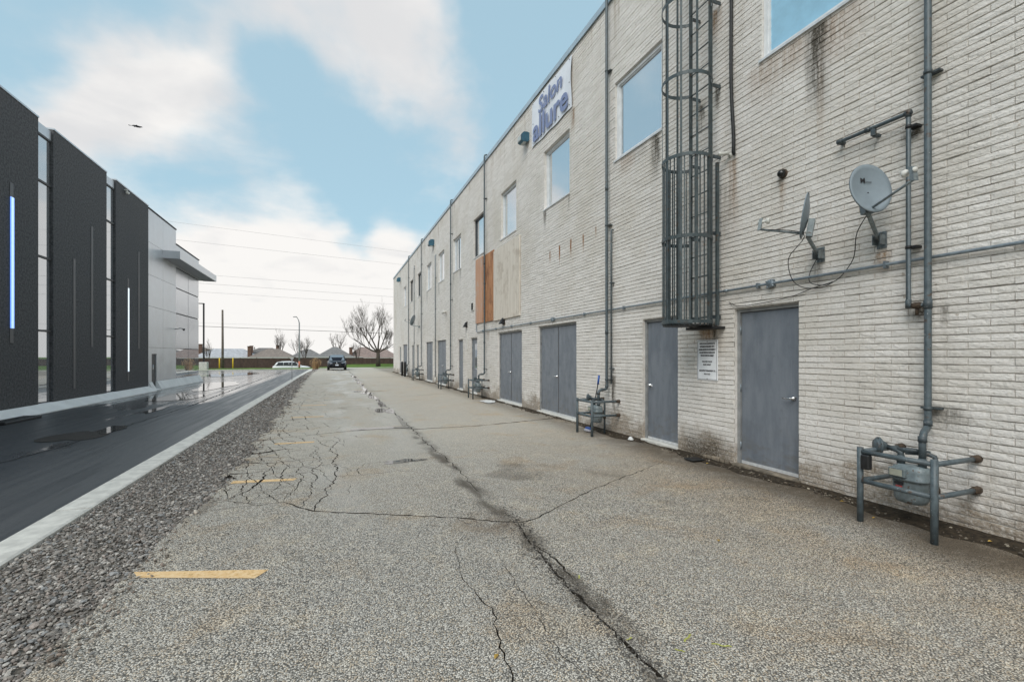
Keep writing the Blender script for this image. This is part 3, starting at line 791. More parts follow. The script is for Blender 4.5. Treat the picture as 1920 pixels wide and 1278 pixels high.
# crazing beside the gravel: long wandering cracks and cross cracks
G = lambda pts: pts
crack([(-1.22, 5.75), (-1.05, 5.85), (-0.93, 6.05), (-0.86, 6.35), (-0.82, 6.62), (-0.86, 6.95), (-0.80, 7.2)], 0.008, 0.022, 0.007, 0.02, 0.05)
crack([(-0.66, 5.95), (-0.60, 6.25), (-0.62, 6.6), (-0.64, 6.9), (-0.60, 7.4)], 0.005, 0.014, 0.004, 0.02, 0.05)
crack([(-0.50, 5.6), (-0.42, 5.95), (-0.40, 6.3), (-0.36, 6.6), (-0.47, 6.9), (-0.40, 7.3)], 0.005, 0.010, 0.006, 0.02, 0.05)
crack([(-0.18, 5.08), (-0.14, 5.45), (-0.06, 5.62), (-0.10, 5.85), (0.0, 6.1), (0.02, 6.5), (0.05, 6.9), (-0.02, 7.3), (0.06, 7.8), (-0.08, 8.2), (0.02, 8.7), (0.12, 9.2), (0.0, 9.6)], 0.010, 0.014, 0.006, 0.025, 0.06)
crack([(-0.32, 5.25), (-0.24, 5.7), (-0.26, 6.1), (-0.20, 6.5), (-0.28, 6.9), (-0.16, 7.3), (-0.22, 7.8), (-0.30, 8.4)], 0.006, 0.011, 0.005, 0.025, 0.06)
crack([(0.03, 6.45), (0.45, 6.40), (0.8, 6.5), (1.0, 6.35)], 0.007, 0.005, 0.003, 0.02)
crack([(0.33, 6.45), (0.30, 6.75), (0.42, 7.05), (0.9, 7.1)], 0.008, 0.006, 0.002, 0.02)
crack([(-0.24, 5.74), (-0.5, 5.85), (-0.74, 5.72), (-1.0, 5.62)], 0.005, 0.007, 0.005, 0.02)
crack([(-0.1, 5.86), (-0.36, 6.1), (-0.62, 6.2)], 0.006, 0.006, 0.003, 0.02)
crack([(-1.25, 7.7), (-0.95, 7.55), (-0.6, 7.6), (-0.3, 7.7)], 0.04, 0.014, 0.004, 0.03)
crack([(-1.26, 8.45), (-1.05, 8.42), (-0.80, 8.6), (-0.6, 8.55)], 0.10, 0.05, 0.006, 0.03)
crack([(-1.28, 7.05), (-1.1, 7.0), (-0.85, 7.1)], 0.05, 0.02, 0.005, 0.03)
crack([(-1.28, 9.6), (-1.1, 9.7), (-0.95, 9.78)], 0.05, 0.03, 0.01, 0.03)
# smaller craze net from a jittered lattice of cells
rz_ = random.Random(17)
def lattice(x0, x1, y0, y1, sx, sy, keep):
    nxl, nyl = int((x1 - x0) / sx) + 1, int((y1 - y0) / sy) + 1
    P = {(i, j): (x0 + (i + 0.5 * (j % 2)) * sx + rz_.uniform(-.34, .34) * sx, y0 + j * sy + rz_.uniform(-.34, .34) * sy) for i in range(nxl) for j in range(nyl)}
    for (i, j), p in P.items():
        for q in ((i + 1, j), (i - (0 if j % 2 else 1), j + 1), (i, j + 1)):
            if q in P:
                cx_ = (p[0] + P[q][0]) / 2
                pr = keep * (1.0 - 0.75 * sm01(x0 + 0.3, x1, cx_))
                if q == (i, j + 1): pr *= 0.8
                if rz_.random() < pr:
                    w = rz_.uniform(0.0035, 0.011) * (1.3 - 0.6 * sm01(x0, x1, cx_))
                    crack([p, P[q]], w * 0.5, w, w * 0.6, 0.022, 0.06)
lattice(-1.28, 0.35, 5.6, 11.8, 0.23, 0.40, 0.85)
lattice(-1.30, 0.4, 11.8, 24, 0.30, 0.6, 0.7)
lattice(-1.4, 1.0, 22, 40, 0.6, 1.4, 0.25)
lattice(0.9, 1.55, 10.5, 15.0, 0.25, 0.5, 0.25)

LOT_X1 = 5.26
outer = []
yy_ = -8.0
while yy_ < 61.0:
    outer.append((edge_x(yy_), yy_)); yy_ += 0.06 if 2 < yy_ < 16 else 0.25
outer += [(-1.7, 61.0), (30.0, 61.0), (30.0, 46.0), (LOT_X1, 46.0)] + [(LOT_X1, y) for y in np.arange(45, -8.1, -1.0)]
coords = [Vector(p) for p in outer]
faces = [list(range(len(outer)))]
faces[0].reverse()
LINEQ = ([(-1.34, 4.10), (-0.44, 3.80), (-0.515, 3.685), (-1.28, 3.985)], [(-1.16, 6.62), (-0.43, 6.50), (-0.47, 6.40), (-1.17, 6.49)],
         [(-0.97, 9.24), (-0.32, 9.18), (-0.34, 9.05), (-0.97, 9.10)], [(-1.0, 12.92), (-0.24, 12.94), (-0.24, 12.80), (-1.0, 12.78)], [(-0.95, 15.94), (-0.22, 15.86), (-0.22, 15.72), (-0.95, 15.78)])
NLINES = len(LINEQ)
for q in LINEQ:
    faces.append(list(range(len(coords), len(coords) + 4))); coords += [Vector(p) for p in q[::-1]]
for pts, w0, w1, w2 in CR:
    n = len(pts)
    base = len(coords)
    r = random.Random(n * 7 + int(abs(pts[0].x) * 100))
    for i, p in enumerate(pts):
        d = (pts[min(i + 1, n - 1)] - pts[max(i - 1, 0)]).normalized()
        t = i / max(1, n - 1)
        w = (w0 + (w1 - w0) * t * 2) if t < 0.5 else (w1 + (w2 - w1) * (t - 0.5) * 2)
        w *= r.uniform(0.5, 1.6) * 1.12
        q = Vector((-d.y, d.x)) * max(0.0012, w) * 0.5
        coords += [p + q, p - q]
    for i in range(n - 1):
        faces.append([base + 2 * i, base + 2 * i + 1, base + 2 * i + 3, base + 2 * i + 2])
# extra points so that the triangles stay well shaped
xs_g = [(x, y) for x in np.arange(-0.8, 5.0, 0.9) for y in np.arange(-7, 45, 1.3)]
coords += [Vector(p) for p in xs_g]
ov, oe, of, orv, ore, orf = delaunay_2d_cdt(coords, [], faces, 1, 1e-5)
top_f, crk_f, top_o = [], [], []
for f, og in zip(of, orf):
    if 0 not in og: continue
    if any(k > NLINES for k in og): crk_f.append(list(f))
    else: top_f.append(list(f)); top_o.append(og)
def ccw(f):
    a, b, c = (ov[i] for i in f[:3])
    return f if (b - a).cross(c - a) > 0 else f[::-1]
top_f = [ccw(f) for f in top_f]; crk_f = [ccw(f) for f in crk_f]
nv = len(ov)
def relief(p):
    return 0.006 * math.sin(p.x * 1.3 + 0.7) * math.sin(p.y * 0.8) - 0.012 * math.exp(-((p.x - 1.5) / 0.35) ** 2)
Z0 = [relief(p) for p in ov]
V3 = [(p.x, p.y, Z0[i]) for i, p in enumerate(ov)] + [(p.x, p.y, Z0[i] - 0.022) for i, p in enumerate(ov)]
F3 = list(map(tuple, top_f)); MI = [0] * len(F3)
for f in crk_f: F3.append(tuple(i + nv for i in f)); MI.append(1)
ed = {}
for f in top_f:
    for i in range(len(f)): ed[(f[i], f[(i + 1) % len(f)])] = 0
ced = set()
for f in crk_f:
    for i in range(len(f)): ced.add((f[i], f[(i + 1) % len(f)]))
for (a, b) in ed:
    if (b, a) in ed: continue
    if (b, a) in ced: F3.append((b, a, a + nv, b + nv)); MI.append(1)
    else: F3.append((b, a, a + nv, b + nv)); MI.append(0)
me = bpy.data.meshes.new('parking_lot')
me.from_pydata(V3, [], F3)
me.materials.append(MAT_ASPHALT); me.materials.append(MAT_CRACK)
me.polygons.foreach_set('material_index', MI)
me.update()
lot = tag(link('parking_lot', me), kind='structure')
mb = MB().box(-1.0, 30, 50, 61, -0.3, -0.05).box(-1.0, LOT_X1, -8, 50, -0.3, -0.05)
part('subgrade', mb, MAT_CRACK, lot)

# stall lines: the paint lies on the asphalt pieces and breaks where they break
for k in range(1, NLINES + 1):
    vs_, fs_, mp = [], [], {}
    for f, og in zip(top_f, top_o):
        if k in og:
            t = []
            for i in f:
                if i not in mp: mp[i] = len(vs_); vs_.append((ov[i].x, ov[i].y, Z0[i] + 0.003))
                t.append(mp[i])
            fs_.append(tuple(t))
    part('stall_line', MB().add(vs_, fs_), MAT_LINE, lot)
for i, (x, y, L, a) in enumerate([(1.78, 2.05, 0.09, 0.5), (1.72, 1.98, 0.05, 2.2), (1.90, 1.98, 0.10, -0.6), (1.60, 2.90, 0.05, 1.0), (1.50, 2.18, 0.04, 0.3)]):
    mb = MB(); ribbon(mb, jag([(x, y), (x + L * math.cos(a), y + L * math.sin(a))], 0.015, 0.006, i), lambda t: 0.010, relief(Vector((x, y))) + 0.004)
    part('spray_mark', mb, MAT_YSPRAY, lot)

# puddles lying along the joint
PUD = [(0.95, 7.02, 0.30, 0.10), (1.35, 13.7, 0.20, 0.75), (1.50, 11.4, 0.05, 0.9), (0.9, 10.30, 0.50, 0.14), (1.42, 15.9, 0.10, 1.1), (1.35, 18.2, 0.13, 1.0), (1.28, 20.2, 0.2, 0.8), (1.32, 22.6, 0.12, 1.2),
       (1.38, 25.4, 0.10, 1.1), (1.36, 28.4, 0.13, 1.4), (1.36, 32.0, 0.13, 1.7), (1.38, 36.4, 0.16, 1.9), (1.1, 21.4, 0.25, 0.35)]
for i, (x, y, a, b) in enumerate(PUD):
    mb = MB(); blob(mb, x, y, a, b, 0.0, 70 + i, 44, 0.38)
    mb.v = [(q[0], q[1], max(relief(Vector((x, y))), relief(Vector((q[0], q[1])))) + 0.0045) for q in mb.v]
    tag(part('puddle', mb, MAT_WATER, None), kind='structure')

# damp soil and grit against the wall
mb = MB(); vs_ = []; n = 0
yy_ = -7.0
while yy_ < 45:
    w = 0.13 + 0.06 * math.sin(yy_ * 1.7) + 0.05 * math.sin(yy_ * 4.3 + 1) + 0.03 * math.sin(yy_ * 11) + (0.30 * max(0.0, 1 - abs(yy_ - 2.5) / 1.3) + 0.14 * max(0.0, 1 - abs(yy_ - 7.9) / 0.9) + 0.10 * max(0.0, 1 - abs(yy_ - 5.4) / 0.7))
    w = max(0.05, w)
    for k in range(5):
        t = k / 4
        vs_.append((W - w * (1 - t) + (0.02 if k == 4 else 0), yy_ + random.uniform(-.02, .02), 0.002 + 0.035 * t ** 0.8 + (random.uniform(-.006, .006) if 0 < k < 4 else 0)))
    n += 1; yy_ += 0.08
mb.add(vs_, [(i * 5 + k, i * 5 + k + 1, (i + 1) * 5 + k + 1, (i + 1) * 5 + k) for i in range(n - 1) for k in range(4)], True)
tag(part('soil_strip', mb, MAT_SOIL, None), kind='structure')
def wall_sampler(n):
    y = 1.5 + rng.random(n) ** 1.6 * 22
    return W - np.abs(rng.normal(0, 0.11, n)) - 0.015, y
o = scatter_stones('grit', 2600, wall_sampler, 0.004, 0.015, 0.012, None, [(0.09, 0.07, 0.05), (0.14, 0.11, 0.08), (0.30, 0.26, 0.2), (0.05, 0.04, 0.03)])
tag(o, 'loose grit and crumbs of paint along the foot of the brick wall', 'grit', kind='stuff')
def joint_sampler(n):
    y = 1.0 + rng.random(n) * 3.6
    return np.interp(y, [1, 2.2, 3.05, 3.54, 4.0, 4.6], [1.47, 1.48, 1.49, 1.53, 1.6, 1.62]) + rng.normal(0, 0.045, n), y
o = scatter_stones('loose_chips', 1700, joint_sampler, 0.003, 0.009, -0.012, None, [(0.05, 0.045, 0.04), (0.10, 0.09, 0.08), (0.25, 0.23, 0.2), (0.03, 0.03, 0.03)])
tag(o, 'loose dark chips washed into the long joint of the parking lot', 'chips', kind='stuff')
def edge_sampler(n):
    y = 3.0 + rng.random(n) ** 1.5 * 14
    return np.array([edge_x(t) for t in y]) + np.abs(rng.normal(0, 0.10, n)), y
o = scatter_stones('stray_gravel', 900, edge_sampler, 0.005, 0.014, 0.002, None, PAL, gain=1.5)
tag(o, 'stray gravel spilt onto the crumbling asphalt edge', 'gravel', kind='stuff')

# ------------------------------------------------------------------ brick building
H_C, L_B = 0.0667, 0.305
NC = 130
WALL_Y0, WALL_Y1 = -5.0, 45.0
DOORS = [  # y0, y1, top, leaves, label, handle side (near edge = -1, far edge = +1), hinge shown
    (4.05, 5.02, 2.19, 1, -1, 'near'), (6.17, 7.10, 2.19, 1, 1, ''), (9.58, 11.75, 2.33, 2, 0, ''), (12.93, 15.10, 2.31, 2, 0, ''),
    (17.58, 18.52, 2.24, 1, -1, 'glazed'), (19.72, 20.62, 2.24, 1, 1, ''), (23.02, 25.18, 2.35, 2, 0, ''), (26.42, 28.45, 2.36, 2, 0, ''),
    (31.05, 31.98, 2.24, 1, 1, ''), (33.15, 34.05, 2.24, 1, 1, ''), (36.25, 38.60, 2.42, 2, 0, ''), (39.72, 40.72, 2.25, 1, 1, '')]
WINS = [(-0.15, 1.27), (3.17, 4.58), (6.57, 7.99), (9.92, 11.36), (13.39, 14.81), (16.72, 18.09), (20.10, 21.50), (23.42, 24.84), (26.77, 28.22), (30.15, 31.52), (33.36, 34.78), (36.70, 38.15)]
WZ0, WZ1 = 5.40, 6.93
OPEN = [(d[0], d[1], 0.0, d[2]) for d in DOORS] + [(a, b, WZ0, WZ1) for a, b in WINS]

bld = root('brick_building', (W, 20.0, 0.0), 'long two-storey white-painted brick building with grey steel back doors', 'building')
# backing wall with real openings
ysplit = sorted(set([WALL_Y0, WALL_Y1] + [o[0] for o in OPEN] + [o[1] for o in OPEN]))
zsplit = sorted(set([0.0, NC * H_C] + [o[2] for o in OPEN] + [o[3] for o in OPEN]))
mb = MB()
XM = W + 0.011
for a, b in zip(ysplit[:-1], ysplit[1:]):
    ym = (a + b) / 2; run = None
    for c, d in zip(zsplit[:-1], zsplit[1:]):
        zm = (c + d) / 2
        hole = any(o[0] < ym < o[1] and o[2] < zm < o[3] for o in OPEN)
        if not hole:
            run = (run[0] if run else c, d)
        if hole or d == zsplit[-1]:
            if run: mb.add([(XM, a, run[0]), (XM, b, run[0]), (XM, b, run[1]), (XM, a, run[1])], [(0, 3, 2, 1)])
            run = None
for y0, y1, z0, z1 in OPEN:
    D = 0.22
    mb.add([(XM, y0, z0), (XM, y1, z0), (XM, y1, z1), (XM, y0, z1), (XM + D, y0, z0), (XM + D, y1, z0), (XM + D, y1, z1), (XM + D, y0, z1)],
           [(0, 4, 5, 1), (1, 5, 6, 2), (2, 6, 7, 3), (3, 7, 4, 0)], False, 1)
    mb.add([(XM + D, y0, z0), (XM + D, y1, z0), (XM + D, y1, z1), (XM + D, y0, z1)], [(0, 3, 2, 1)], False, 0)
# body of the building behind
mb.add([(XM, WALL_Y0, 0), (W + 14, WALL_Y0, 0), (W + 14, WALL_Y0, 8.66), (XM, WALL_Y0, 8.66)], [(0, 1, 2, 3)])
mb.add([(XM, WALL_Y1, 0), (W + 14, WALL_Y1, 0), (W + 14, WALL_Y1, 8.66), (XM, WALL_Y1, 8.66)], [(0, 3, 2, 1)])
mb.add([(XM, WALL_Y0, 8.6), (W + 14, WALL_Y0, 8.6), (W + 14, WALL_Y1, 8.6), (XM, WALL_Y1, 8.6)], [(0, 1, 2, 3)])
wall = part('wall', mb, [MAT_MORTAR, MAT_BRICK], bld, True)

# all bricks as rectangles
bricks = []
for k in range(NC):
    z0, z1 = k * H_C, (k + 1) * H_C
    zm = (z0 + z1) / 2
    segs = [(WALL_Y0, WALL_Y1)]
    for oy0, oy1, oz0, oz1 in OPEN:
        if oz0 < zm < oz1:
            ns = []
            for a, b in segs:
                if oy1 <= a or oy0 >= b: ns.append((a, b)); continue
                if oy0 > a: ns.append((a, oy0))
                if oy1 < b: ns.append((oy1, b))
            segs = ns
    off = 0.0 if k % 2 == 0 else -0.1525
    for a, b in segs:
        i0 = math.floor((a - off) / L_B); y = off + i0 * L_B
        while y < b - 1e-6:
            c, d = max(y, a), min(y + L_B, b)
            if d - c > 0.025: bricks.append((c, d, z0, z1))
            y += L_B
bricks = np.array(bricks)
# apparent size in the photograph decides which bricks are single objects
S, C_ = math.sin(YAW), math.cos(YAW)
ymid = bricks[:, :2].mean(1); zmid = bricks[:, 2:].mean(1)
dep = W * S + ymid * C_
uu = 960 + 880 * (W * C_ - ymid * S) / dep
vv = 666 - (zmid - 1.55) * 880 / dep
area = (bricks[:, 1] - bricks[:, 0]) / dep ** 3
ok = (uu > 10) & (uu < 1915) & (vv > 5) & (vv < 1270) & (bricks[:, 1] - bricks[:, 0] > 0.30) & (dep > 0)
idx = np.where(ok)[0]
single = set(idx[np.argsort(-area[idx])][:300].tolist())

def wav(y, z):
    return 0.0020 * np.sin(y * 1.7 + z * 13.5) + 0.0016 * np.sin(y * 4.1 + z * 31.0)
def brick_proto(seed):
    r = random.Random(seed); ny, nz = 5, 3
    L, Hh = 0.3018, 0.0605 + r.uniform(-.0016, .0010)
    vs = []; fs = []
    for j in range(nz):
        for i in range(ny):
            ey = i in (0, ny - 1); ez = j in (0, nz - 1)
            x = (0.0028 if (ey or ez) else 0.0) + r.uniform(-0.0012, 0.0012)
            y = -L / 2 + L * i / (ny - 1) + (0 if not ey else (0.002 if i == 0 else -0.002)) + r.uniform(-.001, .001)
            z = -Hh / 2 + Hh * j / (nz - 1) + (0 if not ez else (0.003 if j == 0 else -0.003)) + r.uniform(-.0016, .0016)
            vs.append((x, y, z))
    for j in range(nz - 1):
        for i in range(ny - 1): fs.append((j * ny + i, (j + 1) * ny + i, (j + 1) * ny + i + 1, j * ny + i + 1))
    per = [i for i in range(ny)] + [j * ny + ny - 1 for j in range(1, nz)] + [(nz - 1) * ny + i for i in range(ny - 2, -1, -1)] + [j * ny for j in range(nz - 2, 0, -1)]
    o = len(vs)
    for p in per:
        q = vs[p]; vs.append((0.016, math.copysign(L / 2, q[1]) if p % ny in (0, ny - 1) else q[1], math.copysign(Hh / 2, q[2]) if p // ny in (0, nz - 1) else q[2]))
    n = len(per)
    for i in range(n): fs.append((per[i], per[(i + 1) % n], o + (i + 1) % n, o + i))
    return MB().add(vs, fs, False).mesh('brick', MAT_BRICK)
protos = [brick_proto(s) for s in range(10)]
for n, i in enumerate(sorted(single)):
    b_ = bricks[i]
    o = link('brick', protos[(i * 7 + n) % 10], wall)
    o.location = (W - bld.location[0] + random.uniform(-0.002, 0.002), (b_[0] + b_[1]) / 2 - bld.location[1], (b_[2] + b_[3]) / 2 + random.uniform(-.0012, .0012) + wav((b_[0] + b_[1]) / 2, b_[2]))
    o.matrix_parent_inverse = Matrix.Translation(bld.location)
rest = np.array([b for i, b in enumerate(bricks) if i not in single])
n = len(rest)
gy, gz_ = 0.0014, 0.0027
fx = W + rng.uniform(-0.0025, 0.0025, n)
zj = rng.uniform(-0.0012, 0.0012, n) + wav((rest[:, 0] + rest[:, 1]) / 2, rest[:, 2])
zk = rng.uniform(-0.0014, 0.0010, n)
y0, y1 = rest[:, 0] + gy, rest[:, 1] - gy
z0, z1 = rest[:, 2] + gz_ + zj, rest[:, 3] - gz_ + zj + zk
ch = 0.003
V = np.empty((n, 8, 3))
for q, (yy, zz, xx) in enumerate([(y0, z0, W + .016), (y1, z0, W + .016), (y1, z1, W + .016), (y0, z1, W + .016)]):
    V[:, q, 0] = xx; V[:, q, 1] = yy; V[:, q, 2] = zz
for q, (yy, zz) in enumerate([(y0 + ch, z0 + ch), (y1 - ch, z0 + ch), (y1 - ch, z1 - ch), (y0 + ch, z1 - ch)]):
    V[:, 4 + q, 0] = fx + rng.uniform(-0.0009, 0.0009, n); V[:, 4 + q, 1] = yy; V[:, 4 + q, 2] = zz + rng.uniform(-0.0012, 0.0012, n)
F = np.array([(4, 7, 6, 5), (0, 4, 5, 1), (1, 5, 6, 2), (2, 6, 7, 3), (3, 7, 4, 0)])
F = (F[None] + (np.arange(n) * 8)[:, None, None]).reshape(-1, 4)
me = bpy.data.meshes.new('brickwork')
me.vertices.add(n * 8); me.vertices.foreach_set('co', V.ravel())
me.loops.add(len(F) * 4); me.loops.foreach_set('vertex_index', F.ravel().astype(np.int32))
me.polygons.add(len(F)); me.polygons.foreach_set('loop_start', np.arange(0, len(F) * 4, 4, dtype=np.int32)); me.polygons.foreach_set('loop_total', np.full(len(F), 4, dtype=np.int32))
me.update(calc_edges=True); me.validate()
me.polygons.foreach_set('use_smooth', np.zeros(len(me.polygons), dtype=bool))
me.materials.append(MAT_BRICK)
o = link('brickwork', me, wall, True)
o['kind'] = 'stuff'

# coping, in lengths
yy_ = WALL_Y0; ztop = NC * H_C
while yy_ < WALL_Y1:
    e = min(yy_ + 3.05, WALL_Y1 + 0.05)
    mb = MB().box(W - 0.035, W + 0.32, yy_ + 0.004, e - 0.004, ztop + 0.004, ztop + 0.13).box(W - 0.042, W - 0.0352, yy_ + 0.004, e - 0.004, ztop - 0.012, ztop + 0.014)
    part('coping', mb, MAT_COPING, bld, True); yy_ = e

def handle_mesh():
    mb = MB()
    mb.lathe((0, 0, 0), (-1, 0, 0), [(0, 0.032), (0.012, 0.032), (0.02, 0.022), (0.05, 0.016)], 14)
    mb.tube([(-0.05, 0.0, 0), (-0.062, 0.01, 0), (-0.062, 0.06, -0.002), (-0.055, 0.125, -0.004)], 0.0085, 8)
    return mb
# doors
for k, (y0, y1, zt, leaves, hs, sp) in enumerate(DOORS):
    xr = W + 0.085
    zb = 0.065
    fw = 0.045
    mb = MB()
    mb.box(W + 0.055, W + 0.19, y0 + 0.001, y0 + fw, 0.0, zt - 0.001).box(W + 0.055, W + 0.19, y1 - fw, y1 - 0.001, 0.0, zt - 0.001).box(W + 0.055, W + 0.19, y0 + fw, y1 - fw, zt - fw, zt - 0.0015)
    d = part('door', mb, MAT_FRAME, bld, True)
    a, b = y0 + fw + 0.004, y1 - fw - 0.004
    lw = (b - a) / leaves
    for i in range(leaves):
        la, lb = a + i * lw + 0.004, a + (i + 1) * lw - 0.004
        mb = MB()
        if sp == 'glazed':
            mb.box(xr, xr + 0.045, la, lb, zb, 0.95).box(xr, xr + 0.045, la, la + 0.16, 0.95, zt - 0.22).box(xr, xr + 0.045, lb - 0.16, lb, 0.95, zt - 0.22).box(xr, xr + 0.045, la, lb, zt - 0.22, zt - fw - 0.006)
            lf = part('door_leaf', mb, MAT_DOOR, d, True)

            g_ = part('door_glass', MB().box(xr + 0.012, xr + 0.03, la + 0.16, lb - 0.16, 0.95, zt - 0.22), MAT_CARGLASS, d)
        else:
            mb.bbox(xr, xr + 0.045, la, lb, zb, zt - fw - 0.006, 0.003)
            lf = part('door_leaf', mb, MAT_DOOR, d)
        sw = part('sweep_strip', MB().box(xr - 0.010, xr - 0.001, la + 0.005, lb - 0.005, zb - 0.005, zb + 0.035), MAT_ALU, d)
    if leaves == 2: part('astragal', MB().box(xr - 0.006, xr - 0.0005, a + lw - 0.016, a + lw + 0.010, zb + 0.04, zt - fw - 0.01), MAT_CHANNEL, d)
    hy = (a + 0.075) if hs == -1 else (b - 0.075) if hs == 1 else (a + lw + 0.07)
    h = part('handle', handle_mesh(), MAT_CHROME, d)
    h.location = (xr, hy, 1.02)
    if hs == 1: h.scale = (1, -1, 1)

    for hz in (0.30, 1.10, 1.90):
        for yh in ([b + 0.004] if hs == -1 else [a - 0.004] if hs == 1 else [a - 0.004, b + 0.004]):
            q = part('hinge', MB().lathe((xr - 0.012, yh, hz - 0.055), (0, 0, 1), [(0, 0.009), (0.11, 0.009)], 8), MAT_FRAME if hs != -1 else MAT_CONDUIT, d)
    # concrete sill
    part('sill', MB().bbox(W - 0.035, W + 0.19, y0 - 0.02 if k else y0 - 0.03, y1 + 0.02, -0.05, 0.055, 0.008), MAT_SILL if k == 0 else MAT_CONCRETE, bld, True)

# windows
for k, (y0, y1) in enumerate(WINS):
    fr = 0.06
    xw = W + (0.075 if k > 2 else 0.045)
    mb = MB()
    white = k in (1, 2) or k % 4 == 3
    mb.box(xw, xw + 0.08, y0 + 0.002, y0 + fr, WZ0 + 0.002, WZ1 - 0.002).box(xw, xw + 0.08, y1 - fr, y1 - 0.002, WZ0 + 0.002, WZ1 - 0.002)
    mb.box(xw, xw + 0.08, y0 + fr, y1 - fr, WZ0 + 0.002, WZ0 + fr).box(xw, xw + 0.08, y0 + fr, y1 - fr, WZ1 - fr, WZ1 - 0.002)
    if white: mb.box(xw + 0.02, xw + 0.06, y0 + fr, y0 + fr + 0.025, WZ0 + fr, WZ1 - fr).box(xw + 0.02, xw + 0.06, y1 - fr - 0.025, y1 - fr, WZ0 + fr, WZ1 - fr).box(xw + 0.02, xw + 0.06, y0 + fr + 0.025, y1 - fr - 0.025, WZ0 + fr, WZ0 + fr + 0.025).box(xw + 0.02, xw + 0.06, y0 + fr + 0.025, y1 - fr - 0.025, WZ1 - fr - 0.025, WZ1 - fr)
    w_ = part('window', mb, MAT_WINFRAME if k < 5 else (MAT_WINFRAME if k in (6, 7, 8, 11) else MAT_DARKFRAME), bld, True)
    p_ = part('pane', MB().box(xw + 0.045, xw + 0.05, y0 + fr, y1 - fr, WZ0 + fr, WZ1 - fr), MAT_BLINDGLASS if k in (1,) else MAT_GLASS, w_)
    if k == 1:
        zz = WZ0 + fr + 0.01
        while zz < WZ1 - fr - 0.05:
            s_ = part('blind_slat', MB().add([(xw + 0.040, y0 + fr + 0.002, zz), (xw + 0.040, y1 - fr - 0.002, zz), (xw + 0.033, y1 - fr - 0.002, zz + 0.105), (xw + 0.033, y0 + fr + 0.002, zz + 0.105)], [(0, 3, 2, 1)]), MAT_SLAT, w_)
            zz += 0.11
        w_['label'] = 'white framed window with pale blue horizontal blinds'
    s_ = part('window_sill', MB().box(W - 0.022, xw + 0.02, y0 - 0.025, y1 + 0.025, WZ0 - 0.028, WZ0 + 0.001), MAT_ALU, w_)

# ------------------------------------------------------------------ gas meters, guards, risers
def guard_parts(r):
    for s in (-1, 1):
        mb = MB().tube([(-0.615, 0.29 * s, -0.02), (-0.615, 0.29 * s, 0.695)], 0.026, 12)
        part('post', mb, MAT_PIPE, r)
        for z in (0.655, 0.385):
            part('wall_rail', MB().tube([(-0.59, 0.29 * s, z), (-0.02, 0.29 * s, z)], 0.022, 10), MAT_PIPE, r)
            part('flange', MB().lathe((0.006, 0.29 * s, z), (-1, 0, 0), [(0, 0.034), (0.05, 0.034), (0.055, 0.029), (0.085, 0.028)], 12), MAT_RUST, r)
    for z in (0.655, 0.385):
        part('front_rail', MB().tube([(-0.615, -0.27, z), (-0.615, 0.27, z)], 0.022, 10), MAT_PIPE, r)

